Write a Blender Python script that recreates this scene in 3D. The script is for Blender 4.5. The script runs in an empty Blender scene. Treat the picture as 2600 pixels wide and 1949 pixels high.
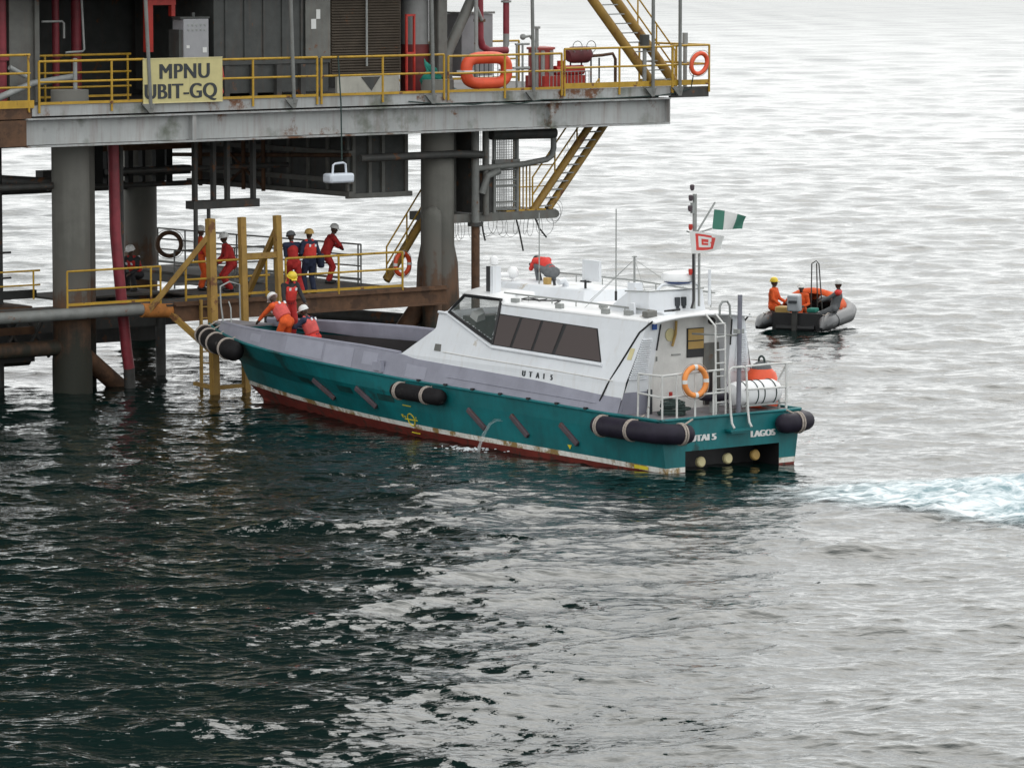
import bpy, math, random
import numpy as np
from mathutils import Vector, Matrix
random.seed(4)
S = bpy.context.scene
COL = S.collection

# ------------------------------------------------------------------ camera, sky, sun, exposure
CAM_H = 12.76
cd = bpy.data.cameras.new('camera'); cam = bpy.data.objects.new('camera', cd); COL.objects.link(cam)
cam.location = (0, 0, CAM_H); cam.rotation_euler = (math.radians(90 - 6.004), 0, 0)
cd.sensor_width = 36; cd.lens = 36 * 11500 / 2600; cd.clip_start = 1; cd.clip_end = 60000
S.camera = cam

SUN_EL, SUN_AZ = math.radians(42), math.radians(12)      # azimuth from +Y towards +X: the light comes from beyond the platform
W = bpy.data.worlds.new('World'); S.world = W; W.use_nodes = True
wn, wl = W.node_tree.nodes, W.node_tree.links
wn.clear()
sky = wn.new('ShaderNodeTexSky'); sky.sky_type = 'NISHITA'; sky.sun_disc = False
sky.sun_elevation = SUN_EL; sky.sun_rotation = SUN_AZ
sky.air_density = 1.0; sky.dust_density = 3.0; sky.ozone_density = 1.0; sky.altitude = 0
hsv = wn.new('ShaderNodeHueSaturation'); hsv.inputs['Saturation'].default_value = 0.28
bg = wn.new('ShaderNodeBackground'); bg.inputs['Strength'].default_value = 0.105
out = wn.new('ShaderNodeOutputWorld')
cloud = wn.new('ShaderNodeMix'); cloud.data_type = 'RGBA'; cloud.inputs[0].default_value = 0.84; cloud.inputs[7].default_value = (12.0, 12.25, 12.25, 1)   # overcast layer
wl.new(sky.outputs[0], hsv.inputs['Color']); wl.new(hsv.outputs[0], cloud.inputs[6]); wl.new(cloud.outputs[2], bg.inputs['Color']); wl.new(bg.outputs[0], out.inputs[0])

sd = bpy.data.lights.new('sun', 'SUN'); so = bpy.data.objects.new('sun', sd); COL.objects.link(so)
sd.energy = 0.4; sd.angle = math.radians(40); sd.color = (1.0, 0.95, 0.87)
dirv = Vector((math.sin(SUN_AZ) * math.cos(SUN_EL), math.cos(SUN_AZ) * math.cos(SUN_EL), math.sin(SUN_EL)))
so.rotation_euler = dirv.to_track_quat('Z', 'Y').to_euler(); so.location = (0, 60, 80)
S.view_settings.view_transform = 'Standard'; S.view_settings.look = 'None'
S.view_settings.gamma = 1; S.view_settings.exposure = 0.42; S.view_settings.use_curve_mapping = False

# ------------------------------------------------------------------ helpers
class MB:
    """collects shapes; build() links them as ONE mesh object"""
    def __init__(s): s.v = []; s.f = []; s.mi = []; s.cur = 0
    def add(s, vs, fs):
        n = len(s.v); s.v += [tuple(map(float, v)) for v in vs]
        s.f += [tuple(i + n for i in f) for f in fs]; s.mi += [s.cur] * len(fs); return s
    def hexa(s, p):                                        # 4 bottom corners then 4 top corners
        return s.add(p, [(3, 2, 1, 0), (4, 5, 6, 7), (0, 1, 5, 4), (1, 2, 6, 5), (2, 3, 7, 6), (3, 0, 4, 7)])
    def box(s, x0, x1, y0, y1, z0, z1):
        return s.hexa([(x0, y0, z0), (x1, y0, z0), (x1, y1, z0), (x0, y1, z0), (x0, y0, z1), (x1, y0, z1), (x1, y1, z1), (x0, y1, z1)])
    def bar(s, p, q, w, h, up=(0, 0, 1)):
        p, q = Vector(p), Vector(q); d = (q - p).normalized(); u = Vector(up)
        if abs(d.dot(u)) > 0.98: u = Vector((1, 0, 0))
        sx = d.cross(u).normalized() * w / 2; uz = sx.cross(d).normalized() * h / 2
        return s.hexa([p - sx - uz, p + sx - uz, p + sx + uz, p - sx + uz, q - sx - uz, q + sx - uz, q + sx + uz, q - sx + uz])
    def tube(s, pts, r, n=8, closed=False, round_=False):
        P = [Vector(p) for p in pts]; R = list(r) if hasattr(r, '__len__') else [r] * len(P)
        if round_:
            for end in (0, 1):
                a, b = (P[0], P[1]) if not end else (P[-1], P[-2]); rr = R[0] if not end else R[-1]
                d = (a - b).normalized()
                ex = [(a + d * rr * math.sin(t), max(rr * math.cos(t), rr * 0.05)) for t in (0.55, 1.05, 1.5)]
                if not end: P = [e[0] for e in ex[::-1]] + P; R = [e[1] for e in ex[::-1]] + R
                else: P = P + [e[0] for e in ex]; R = R + [e[1] for e in ex]
        m = len(P); vs = []; prev = None
        for i in range(m):
            if closed: d = P[(i + 1) % m] - P[i - 1]
            else: d = P[min(i + 1, m - 1)] - P[max(i - 1, 0)]
            d.normalize()
            if prev is None:
                u = Vector((0, 0, 1)) if abs(d.z) < 0.9 else Vector((1, 0, 0))
                x = d.cross(u).normalized()
            else:
                x = (prev - d * prev.dot(d)); x = x.normalized() if x.length > 1e-6 else d.orthogonal().normalized()
            prev = x; y = d.cross(x)
            for k in range(n):
                t = 2 * math.pi * k / n; vs.append(P[i] + (x * math.cos(t) + y * math.sin(t)) * R[i])
        fs = []
        for i in range(m if closed else m - 1):
            j = (i + 1) % m
            for k in range(n):
                l = (k + 1) % n; fs.append((i * n + k, i * n + l, j * n + l, j * n + k))
        if not closed: fs += [tuple(range(n - 1, -1, -1)), tuple(range((m - 1) * n, m * n))]
        return s.add(vs, fs)
    def prism(s, poly, vec):
        n = len(poly); vec = Vector(vec); a = [Vector(p) for p in poly]
        fs = [tuple(range(n - 1, -1, -1)), tuple(range(n, 2 * n))] + [(i, (i + 1) % n, n + (i + 1) % n, n + i) for i in range(n)]
        return s.add(a + [p + vec for p in a], fs)
    def lathe(s, prof, c, ax=(0, 0, 1), n=24, squash=None):
        d = Vector(ax).normalized(); x = d.orthogonal().normalized(); y = d.cross(x); c = Vector(c); vs = []
        for r, z in prof:
            for k in range(n):
                t = 2 * math.pi * k / n; vs.append(c + d * z + (x * math.cos(t) + y * math.sin(t)) * max(r, 1e-4))
        m = len(prof); fs = [(i * n + k, i * n + (k + 1) % n, (i + 1) * n + (k + 1) % n, (i + 1) * n + k) for i in range(m - 1) for k in range(n)]
        fs += [tuple(range(n - 1, -1, -1)), tuple(range((m - 1) * n, m * n))]
        return s.add(vs, fs)
    def ring(s, c, u, v, R, r, n=32, m=10, R2=None, sq=1.0):
        c, u, v = Vector(c), Vector(u).normalized(), Vector(v).normalized(); w = u.cross(v); R2 = R2 or R; vs = []
        def sgnpow(t): return math.copysign(abs(t) ** sq, t)
        for i in range(n):
            t = 2 * math.pi * i / n; o = u * sgnpow(math.cos(t)) * R + v * sgnpow(math.sin(t)) * R2
            od = (u * math.cos(t) + v * math.sin(t)).normalized()
            for k in range(m):
                a = 2 * math.pi * k / m; vs.append(c + o + od * r * math.cos(a) + w * r * math.sin(a))
        fs = [(i * m + k, ((i + 1) % n) * m + k, ((i + 1) % n) * m + (k + 1) % m, i * m + (k + 1) % m) for i in range(n) for k in range(m)]
        return s.add(vs, fs)
    def ball(s, c, rx, ry=None, rz=None, n=14, R=None):
        ry = ry or rx; rz = rz or rx; c = Vector(c); vs = []; h = n // 2 + 1
        for i in range(1, h):
            p = math.pi * i / h
            for k in range(n):
                t = 2 * math.pi * k / n; q = Vector((rx * math.sin(p) * math.cos(t), ry * math.sin(p) * math.sin(t), rz * math.cos(p)))
                vs.append(c + (R @ q if R else q))
        q = Vector((0, 0, rz)); top = c + (R @ q if R else q); bot = c - (R @ q if R else q)
        fs = [(i * n + k, (i + 1) * n + k, (i + 1) * n + (k + 1) % n, i * n + (k + 1) % n) for i in range(h - 2) for k in range(n)]
        N = len(vs); fs += [(N, k, (k + 1) % n) for k in range(n)] + [(N + 1, (h - 2) * n + (k + 1) % n, (h - 2) * n + k) for k in range(n)]
        return s.add(vs + [top, bot], fs)
    def sheet(s, rows):
        n = len(rows[0]); vs = [p for r in rows for p in r]
        return s.add(vs, [(i * n + k, i * n + k + 1, (i + 1) * n + k + 1, (i + 1) * n + k) for i in range(len(rows) - 1) for k in range(n - 1)])
    def build(s, name, mats, parent=None, base=None, smooth=True, bevel=0):
        if base is None: base = tuple(parent['_b']) if parent is not None else (0, 0, 0)
        me = bpy.data.meshes.new(name); me.from_pydata([(x - base[0], y - base[1], z - base[2]) for x, y, z in s.v], [], s.f)
        mats = mats if isinstance(mats, (list, tuple)) else [mats]
        for m in mats: me.materials.append(m)
        if len(mats) > 1: me.polygons.foreach_set('material_index', s.mi)
        me.update()
        if smooth:
            me.shade_smooth(); me.set_sharp_from_angle(angle=math.radians(38))
        o = bpy.data.objects.new(name, me); COL.objects.link(o)
        if parent is not None: o.parent = parent; o['_b'] = list(base)
        if bevel:
            b = o.modifiers.new('bevel', 'BEVEL'); b.width = bevel; b.segments = 2; b.limit_method = 'ANGLE'
        return o

class Frame:
    def __init__(s, o, deg): s.o = Vector(o); s.a = math.radians(deg)
    def w(s, p):
        c, n = math.cos(s.a), math.sin(s.a); return s.o + Vector((p[0] * c - p[1] * n, p[0] * n + p[1] * c, p[2]))
PLAT = Frame((-11.6, 118.9, 0), 37.5)      # x along the front face, y inwards, z up
BOAT = Frame((5.0, 102.6, 0), 128)         # x towards the bow, y to port, z up
RIB = Frame((9.2, 138.3, 0), 71)

def tag(o, label=None, cat=None, group=None, kind=None):
    if label: o['label'] = label
    if cat: o['category'] = cat
    if group: o['group'] = group
    if kind: o['kind'] = kind
    return o
def thing(name, label, cat, fr, base, group=None):
    o = bpy.data.objects.new(name, None); COL.objects.link(o); o.empty_display_size = 0.2
    o.location = fr.w(base); o.rotation_euler = (0, 0, fr.a); o['_b'] = list(base)
    return tag(o, label, cat, group)
def solo(mb, name, mat, label, cat, fr, base, group=None, kind=None, **k):
    o = mb.build(name, mat, None, base, **k); o.location = fr.w(base); o.rotation_euler = (0, 0, fr.a); o['_b'] = list(base)
    return tag(o, label, cat, group, kind)
def copy_tree(o, parent=None):
    c = o.copy(); COL.objects.link(c)
    if parent: c.parent = parent
    for ch in o.children: copy_tree(ch, c)
    return c
TEXTS = []
def text(body, size, org, right, up, mat, parent, name='lettering', bold=0.0, space=1.0, align='LEFT', wide=1.0, ex=0.003):
    cu = bpy.data.curves.new(name, 'FONT'); cu.body = body; cu.size = size; cu.offset = bold; cu.extrude = ex; cu.space_character = space
    cu.align_x = align; cu.align_y = 'BOTTOM_BASELINE'; cu.materials.append(mat)
    o = bpy.data.objects.new(name, cu); COL.objects.link(o); o.parent = parent
    b = Vector(parent['_b']); R = Vector(right).normalized(); U = Vector(up).normalized(); N = R.cross(U).normalized(); U = N.cross(R); O = Vector(org) - b
    TEXTS.append(o); o['fat'] = bold * 2.4 if bold > 0.006 else 0.0
    if bold > 0.006: cu.offset = 0
    o.matrix_basis = Matrix(((R.x * wide, U.x, N.x, O.x), (R.y * wide, U.y, N.y, O.y), (R.z * wide, U.z, N.z, O.z), (0, 0, 0, 1)))
    return o

# ------------------------------------------------------------------ materials
def paint(name, col, rough=0.55, var=0.18, rust=0.0, streak=0.0, metal=0.0, scale=3.0, bump=0.15, rustcol=(0.14, 0.055, 0.02), green=0.0, spec=0.5):
    m = bpy.data.materials.new(name); m.use_nodes = True; N, L = m.node_tree.nodes, m.node_tree.links
    bs = N['Principled BSDF']; bs.inputs['Roughness'].default_value = rough; bs.inputs['Metallic'].default_value = metal; bs.inputs['Specular IOR Level'].default_value = spec
    tc = N.new('ShaderNodeTexCoord')
    def noise(sc, det=5, map_=None, ro=0.6):
        n = N.new('ShaderNodeTexNoise'); n.inputs['Scale'].default_value = sc; n.inputs['Detail'].default_value = det; n.inputs['Roughness'].default_value = ro
        if map_:
            mp = N.new('ShaderNodeMapping'); mp.inputs['Scale'].default_value = map_; L.new(tc.outputs['Object'], mp.inputs[0]); L.new(mp.outputs[0], n.inputs['Vector'])
        else: L.new(tc.outputs['Object'], n.inputs['Vector'])
        return n
    def ramp(src, a, b):
        r = N.new('ShaderNodeMapRange'); r.inputs['From Min'].default_value = a; r.inputs['From Max'].default_value = b; r.clamp = True
        L.new(src, r.inputs['Value']); return r.outputs[0]
    def mix(fac, a, b):
        x = N.new('ShaderNodeMix'); x.data_type = 'RGBA'
        if isinstance(fac, float): x.inputs[0].default_value = fac
        else: L.new(fac, x.inputs[0])
        for i, c in ((6, a), (7, b)):
            if isinstance(c, tuple): x.inputs[i].default_value = (*c, 1)
            else: L.new(c, x.inputs[i])
        return x.outputs[2]
    n1 = noise(scale)
    lo = tuple(c * (1 - var) for c in col); hi = tuple(min(1, c * (1 + var)) for c in col)
    c = mix(ramp(n1.outputs[0], 0.3, 0.7), lo, hi)
    if streak:
        n2 = noise(1.0, 6, (7, 7, 0.5)); f = ramp(n2.outputs[0], 0.62 - 0.16 * streak, 0.80)
        f2 = N.new('ShaderNodeMath'); f2.operation = 'MULTIPLY'; f2.inputs[1].default_value = 0.55 * streak; L.new(f, f2.inputs[0])
        c = mix(f2.outputs[0], c, tuple(x * 0.35 for x in rustcol) if not rust else rustcol)
    if rust:
        n3 = noise(scale * 0.7, 9, None, 0.72); c = mix(ramp(n3.outputs[0], 0.64 - 0.24 * rust, 0.68 - 0.18 * rust), c, rustcol)
    if green:
        n4 = noise(0.9, 7); c = mix(ramp(n4.outputs[0], 0.62 - 0.2 * green, 0.75), c, (0.035, 0.05, 0.012))
    L.new(c, bs.inputs['Base Color'])
    if bump:
        b = N.new('ShaderNodeBump'); b.inputs['Strength'].default_value = bump; b.inputs['Distance'].default_value = 0.02
        n5 = noise(scale * 6, 4); L.new(n5.outputs[0], b.inputs['Height']); L.new(b.outputs[0], bs.inputs['Normal'])
    return m
M = {}
def mk(k, *a, **kw): M[k] = paint(k, *a, **kw)
mk('teal', (0.0, 0.128, 0.138), 0.5, 0.3, rust=0.2, streak=0.85, scale=1.1, rustcol=(0.006, 0.055, 0.056))
mk('hull_red', (0.16, 0.022, 0.014), 0.6, 0.3, rust=0.4, streak=0.6, rustcol=(0.05, 0.03, 0.02))
mk('hull_stripe', (0.72, 0.71, 0.66), 0.5, 0.1, rust=0.62, streak=0.9, scale=2.2, rustcol=(0.26, 0.17, 0.06))
mk('white', (0.70, 0.72, 0.745), 0.42, 0.05, streak=0.55, rust=0.05, scale=1.3, rustcol=(0.5, 0.45, 0.38), bump=0.08)
mk('white_bright', (0.8, 0.8, 0.8), 0.4, 0.04, bump=0.05)
mk('lilac', (0.26, 0.262, 0.315), 0.5, 0.14, streak=0.3, scale=1.5)
mk('lilac_patch', (0.315, 0.318, 0.38), 0.5, 0.1, scale=1.5)
mk('bulkhead', (0.66, 0.65, 0.62), 0.5, 0.1, streak=0.4, rustcol=(0.35, 0.25, 0.15))
mk('deck_grey', (0.20, 0.19, 0.20), 0.75, 0.2, rust=0.15)
mk('black', (0.012, 0.012, 0.013), 0.5, 0.3)
mk('rubber', (0.017, 0.014, 0.024), 0.55, 0.3, streak=0.2, rustcol=(0.2, 0.2, 0.2), spec=0.22)
mk('rubber_worn', (0.013, 0.012, 0.013), 0.65, 0.35, rust=0.15, rustcol=(0.07, 0.065, 0.06), spec=0.15)
mk('anode', (0.075, 0.055, 0.065), 0.7, 0.25, rust=0.4, rustcol=(0.09, 0.045, 0.035))
mk('rope', (0.36, 0.31, 0.27), 0.9, 0.3, scale=30)
mk('rope_dark', (0.03, 0.05, 0.045), 0.9, 0.4, scale=20)
mk('rail_white', (0.55, 0.55, 0.53), 0.45, 0.15, streak=0.3, rust=0.12)
mk('galv', (0.27, 0.28, 0.27), 0.5, 0.2, rust=0.12, streak=0.4)
mk('pole_grey', (0.17, 0.175, 0.165), 0.55, 0.2, rust=0.18, streak=0.5)
mk('yellow', (0.43, 0.255, 0.02), 0.5, 0.16, rust=0.2, streak=0.5, scale=4)
mk('yellow_old', (0.31, 0.185, 0.04), 0.65, 0.25, rust=0.3, streak=0.9, scale=2)
mk('sign_yellow', (0.53, 0.47, 0.22), 0.6, 0.08, streak=0.3)
mk('steel', (0.35, 0.36, 0.355), 0.55, 0.16, rust=0.3, streak=0.9, scale=0.8, green=0.4)
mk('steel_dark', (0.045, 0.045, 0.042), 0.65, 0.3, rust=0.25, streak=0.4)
mk('module', (0.05, 0.053, 0.05), 0.6, 0.25, streak=0.5, rust=0.08)  # module, pole and beam greys are darkened to carry the platform's shade
mk('module_light', (0.13, 0.13, 0.118), 0.6, 0.2, streak=0.6, rust=0.1)
mk('leg', (0.105, 0.105, 0.09), 0.65, 0.25, rust=0.2, streak=0.9, scale=0.9, green=0.3)
mk('rusty', (0.10, 0.05, 0.025), 0.8, 0.4, rust=0.4, rustcol=(0.06, 0.03, 0.016))
mk('rust_orange', (0.42, 0.16, 0.035), 0.8, 0.35, rust=0.3)
mk('grating', (0.05, 0.045, 0.038), 0.8, 0.3, rust=0.3)
mk('pipe_red', (0.23, 0.026, 0.038), 0.5, 0.25, rust=0.1, streak=0.4)
mk('red', (0.42, 0.03, 0.02), 0.5, 0.2)
mk('orange_buoy', (0.72, 0.09, 0.03), 0.5, 0.15, streak=0.2)
mk('orange_light', (0.75, 0.26, 0.06), 0.55, 0.15)
mk('orange_suit', (0.62, 0.085, 0.012), 0.85, 0.2, scale=9)
mk('red_suit', (0.40, 0.022, 0.02), 0.85, 0.2, scale=9)
mk('navy_suit', (0.015, 0.022, 0.05), 0.85, 0.3, scale=9)
mk('dark_suit', (0.02, 0.02, 0.022), 0.85, 0.3, scale=9)
mk('grey_suit', (0.11, 0.115, 0.12), 0.85, 0.2, scale=9)
mk('vest_red', (0.58, 0.04, 0.03), 0.8, 0.15, scale=9)
mk('vest_pink', (0.60, 0.09, 0.08), 0.8, 0.15, scale=9)
mk('reflective', (0.75, 0.76, 0.78), 0.3, 0.05)
mk('skin', (0.055, 0.028, 0.016), 0.55, 0.15, scale=9)
mk('skin_light', (0.30, 0.16, 0.10), 0.55, 0.1, scale=9)
mk('helmet_white', (0.68, 0.68, 0.66), 0.4, 0.06)
mk('helmet_yellow', (0.68, 0.50, 0.03), 0.4, 0.06)
mk('tan', (0.42, 0.27, 0.08), 0.6, 0.1)
mk('blue', (0.01, 0.06, 0.26), 0.5, 0.1)
mk('green', (0.01, 0.16, 0.12), 0.8, 0.4, scale=5)
mk('flag_green', (0.05, 0.18, 0.13), 0.8, 0.08)
mk('flag_white', (0.66, 0.66, 0.64), 0.8, 0.05)
mk('flag_red', (0.60, 0.06, 0.05), 0.8, 0.08)
mk('ink', (0.03, 0.035, 0.04), 0.6, 0.2)
mk('cream', (0.62, 0.55, 0.30), 0.6, 0.1)
mk('rib_grey', (0.040, 0.042, 0.045), 0.4, 0.15, rust=0.05)
mk('box_white', (0.62, 0.66, 0.72), 0.4, 0.06)
def glass(name, col, rough=0.06, alpha=1.0):
    m = bpy.data.materials.new(name); m.use_nodes = True; bs = m.node_tree.nodes['Principled BSDF']
    bs.inputs['Base Color'].default_value = (*col, 1); bs.inputs['Roughness'].default_value = rough; bs.inputs['IOR'].default_value = 1.5
    bs.inputs['Alpha'].default_value = alpha; return m
def leg_paint():                                             # splash zone: marine growth and rust below, weathered grey above
    m = bpy.data.materials.new('leg_steel'); m.use_nodes = True; N, L = m.node_tree.nodes, m.node_tree.links; bs = N['Principled BSDF']; bs.inputs['Roughness'].default_value = 0.75
    tc = N.new('ShaderNodeTexCoord'); sx = N.new('ShaderNodeSeparateXYZ'); L.new(tc.outputs['Object'], sx.inputs[0])
    n1 = N.new('ShaderNodeTexNoise'); n1.inputs['Scale'].default_value = 1.6; n1.inputs['Detail'].default_value = 8; n1.inputs['Roughness'].default_value = 0.7; L.new(tc.outputs['Object'], n1.inputs['Vector'])
    mp = N.new('ShaderNodeMapping'); mp.inputs['Scale'].default_value = (5, 5, 0.35); L.new(tc.outputs['Object'], mp.inputs[0])
    n2 = N.new('ShaderNodeTexNoise'); n2.inputs['Scale'].default_value = 1.0; n2.inputs['Detail'].default_value = 6; L.new(mp.outputs[0], n2.inputs['Vector'])
    a = N.new('ShaderNodeMath'); a.operation = 'MULTIPLY_ADD'; a.inputs[1].default_value = 2.6; L.new(n1.outputs[0], a.inputs[0]); L.new(sx.outputs[2], a.inputs[2])
    b = N.new('ShaderNodeMath'); b.operation = 'MULTIPLY_ADD'; b.inputs[1].default_value = 2.2; L.new(n2.outputs[0], b.inputs[0]); L.new(a.outputs[0], b.inputs[2])
    mr = N.new('ShaderNodeMapRange'); mr.inputs['From Min'].default_value = 2.0; mr.inputs['From Max'].default_value = 9.0; L.new(b.outputs[0], mr.inputs['Value'])
    cr = N.new('ShaderNodeValToRGB'); e = cr.color_ramp.elements; e[0].position = 0.0; e[0].color = (0.012, 0.014, 0.008, 1); e[1].position = 0.9; e[1].color = (0.18, 0.175, 0.155, 1)
    for p, c in ((0.22, (0.02, 0.02, 0.012, 1)), (0.27, (0.045, 0.028, 0.016, 1)), (0.36, (0.12, 0.06, 0.03, 1)), (0.42, (0.09, 0.055, 0.035, 1)), (0.47, (0.11, 0.10, 0.085, 1)), (0.62, (0.10, 0.098, 0.085, 1))): q = e.new(p); q.color = c
    L.new(mr.outputs[0], cr.inputs[0]); L.new(cr.outputs[0], bs.inputs['Base Color'])
    bp = N.new('ShaderNodeBump'); bp.inputs['Strength'].default_value = 0.4; bp.inputs['Distance'].default_value = 0.03; L.new(n1.outputs[0], bp.inputs['Height']); L.new(bp.outputs[0], bs.inputs['Normal'])
    return m
M['leg'] = leg_paint()
M['tint'] = glass('tint', (0.105, 0.088, 0.085), 0.1)
M['clear'] = glass('clear', (0.16, 0.19, 0.18), 0.03, 0.3)
mk('deep_teal', (0.004, 0.05, 0.05), 0.5, 0.4, rust=0.4, rustcol=(0.02, 0.03, 0.025))

# ------------------------------------------------------------------ sea
rng = np.random.default_rng(11)
comps = []
def band(n, l0, l1, slope, mean, spread):
    for i in range(n):
        lam = l0 * (l1 / l0) ** rng.random(); th = math.radians(mean + spread * rng.normal())
        k = 2 * math.pi / lam; comps.append((k * math.cos(th), k * math.sin(th), slope * math.sqrt(2.0 / n) / k, rng.random() * 6.283, lam))
band(22, 3.0, 11.0, 0.045, -74, 32)
band(70, 0.9, 3.2, 0.085, -80, 38)
band(150, 0.2, 0.9, 0.115, -94, 33)
def wave(x, y, sp):
    bx, by = -0.616 * 20.0, 0.788 * 20.0; t0 = np.clip(((x - 5.0) * bx + (y - 102.6) * by) / (bx * bx + by * by), 0, 1)      # the hull calms the water along its side
    dd = np.hypot(x - 5.0 - t0 * bx, y - 102.6 - t0 * by); q = np.clip((dd - 2.0) / 6.0, 0, 1); calm = 0.35 + 0.65 * q * q * (3 - 2 * q)
    z = np.zeros_like(x); dx = np.zeros_like(x); dy = np.zeros_like(x)
    for kx, ky, a, ph, lam in comps:
        w = np.clip((lam / sp - 1.9) / 1.0, 0, 1) * a * (calm if lam > 0.9 else 1.0)
        t = kx * x + ky * y + ph; k = math.hypot(kx, ky)
        z += w * np.cos(t); sn = w * np.sin(t) * 0.8
        dx -= sn * kx / k; dy -= sn * ky / k
    return z, dx, dy
def water_material():
    m = bpy.data.materials.new('sea_water'); m.use_nodes = True; N, L = m.node_tree.nodes, m.node_tree.links
    bs = N['Principled BSDF']; bs.inputs['Roughness'].default_value = 0.035; bs.inputs['IOR'].default_value = 1.333
    tc = N.new('ShaderNodeTexCoord')
    ln = N.new('ShaderNodeVectorMath'); ln.operation = 'LENGTH'; L.new(tc.outputs['Object'], ln.inputs[0])        # open water offshore is more wind-ruffled
    rr = N.new('ShaderNodeMapRange'); rr.inputs['From Min'].default_value = 240; rr.inputs['From Max'].default_value = 560; rr.inputs['To Min'].default_value = 0.035; rr.inputs['To Max'].default_value = 0.22
    L.new(ln.outputs['Value'], rr.inputs['Value']); L.new(rr.outputs[0], bs.inputs['Roughness'])
    n0 = N.new('ShaderNodeTexNoise'); n0.inputs['Scale'].default_value = 0.06; L.new(tc.outputs['Object'], n0.inputs['Vector'])
    cr = N.new('ShaderNodeValToRGB'); cr.color_ramp.elements[0].color = (0.0006, 0.0065, 0.0052, 1); cr.color_ramp.elements[1].color = (0.0012, 0.011, 0.0098, 1)
    L.new(n0.outputs[0], cr.inputs[0]); L.new(cr.outputs[0], bs.inputs['Base Color'])
    last = None
    for sc, mp, st, dist in ((1.0, (1.6, 3.4, 1), 1.0, 0.034), (1.0, (5.5, 10.0, 1), 1.0, 0.009), (1.0, (0.35, 0.8, 1), 0.7, 0.10)):
        mpn = N.new('ShaderNodeMapping'); mpn.inputs['Scale'].default_value = mp; mpn.inputs['Rotation'].default_value = (0, 0, math.radians(random.uniform(-14, 14)))
        L.new(tc.outputs['Object'], mpn.inputs[0])
        nz = N.new('ShaderNodeTexNoise'); nz.inputs['Scale'].default_value = sc; nz.inputs['Detail'].default_value = 3; nz.inputs['Distortion'].default_value = 0.35
        L.new(mpn.outputs[0], nz.inputs['Vector'])
        b = N.new('ShaderNodeBump'); b.inputs['Strength'].default_value = st; b.inputs['Distance'].default_value = dist
        L.new(nz.outputs[0], b.inputs['Height'])
        if last: L.new(last, b.inputs['Normal'])
        last = b.outputs[0]
    L.new(last, bs.inputs['Normal'])
    return m
M['water'] = water_material()
def build_sea():
    az = np.concatenate([np.linspace(-180, -20, 24)[:-1], np.linspace(-20, -8, 60)[:-1], np.linspace(-8, 8, 440), np.linspace(8, 20, 60)[1:], np.linspace(20, 180, 24)[1:]])
    dfine = 1 / np.linspace(1 / 56., 1 / 700., 1900)
    D = np.concatenate([np.array([3, 12, 25, 38, 48, 53.]), dfine, np.geomspace(700, 45000, 60)[1:]])
    A, R = np.meshgrid(np.radians(az), D)
    x = R * np.sin(A); y = R * np.cos(A)
    dR = np.gradient(D)[:, None] * np.ones_like(A); dA = np.abs(np.gradient(np.radians(az)))[None, :] * R
    sp = np.maximum(dR, dA)
    z, dx, dy = wave(x, y, sp)
    v = np.stack([x + dx, y + dy, z], -1).reshape(-1, 3)
    nr, nc = A.shape; i = np.arange(nr - 1)[:, None] * nc + np.arange(nc - 1)[None, :]
    f = np.stack([i, i + nc, i + nc + 1, i + 1], -1).reshape(-1, 4)
    me = bpy.data.meshes.new('sea'); me.vertices.add(len(v)); me.vertices.foreach_set('co', v.ravel())
    me.loops.add(f.size); me.loops.foreach_set('vertex_index', f.ravel().astype(np.int32))
    me.polygons.add(len(f)); me.polygons.foreach_set('loop_start', np.arange(0, f.size, 4, dtype=np.int32)); me.polygons.foreach_set('loop_total', np.full(len(f), 4, dtype=np.int32))
    me.update(calc_edges=True); me.shade_smooth(); me.materials.append(M['water'])
    o = bpy.data.objects.new('sea', me); COL.objects.link(o); o['kind'] = 'structure'
build_sea()

# ------------------------------------------------------------------ platform: legs, decks, braces
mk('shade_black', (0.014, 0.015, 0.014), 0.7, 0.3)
P = thing('offshore_platform', 'steel offshore platform on four thick legs with a pale deck edge beam', 'platform', PLAT, (0, 0, 0))
def pm(name, mat, mb, parent=None, **k): return mb.build(name, M[mat], parent or P, **k)
for a, b in ((0, 0), (12.0, 0), (9.7, 11.7), (-2.2, 11.7)):
    r = 0.5 if (a, b) != (12.0, 0) else 0.46
    m = MB().tube([(a, b, -5), (a, b, 0.9), (a, b, 1.15), (a, b, 8)], [r * 1.06, r * 1.06, r, r] if a < 11 else [r * 1.55, r * 1.5, r * 1.42, r], 28)
    if a > 11: m = MB().tube([(a, b, -5), (a, b, 1.6), (a, b, 2.9), (a, b, 3.4), (a, b, 8)], [0.63, 0.62, 0.57, 0.47, 0.46], 28)
    pm('leg', 'leg', m)
pm('conductor', 'leg', MB().tube([(11.4, -0.55, -4), (11.4, -0.55, 4.25)], 0.27, 18, round_=True))
pm('conductor', 'leg', MB().tube([(1.12, 0.9, -4), (1.12, 0.9, 7.3)], 0.17, 14))
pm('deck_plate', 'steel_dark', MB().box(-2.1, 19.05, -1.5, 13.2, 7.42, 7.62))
pm('deck_plate', 'steel_dark', MB().box(19.05, 20.47, -1.5, 1.6, 7.5, 7.62))
f = MB().box(-2.14, 19.08, -1.62, -1.5, 7.42, 7.69)
pm('deck_edge', 'steel', f)
pm('deck_edge', 'steel_dark', MB().box(19.1, 20.49, -1.62, -1.5, 7.36, 7.66))
w = MB().box(-2.33, 19.0, -1.5, -1.46, 6.68, 7.36).box(-2.33, 19.0, -1.72, -1.3, 7.33, 7.372).box(-2.33, 19.0, -1.70, -1.3, 6.62, 6.665)
for a in (2.8, 14.75): w.box(a - 0.06, a + 0.06, -1.68, -1.5, 6.67, 7.33)
w.box(18.97, 19.0, -1.7, -1.3, 6.67, 7.33)
pm('main_beam', 'steel', w)
pm('beam_stub', 'rusty', MB().box(-3.6, -2.34, -1.66, -1.1, 6.66, 7.33))
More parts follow.
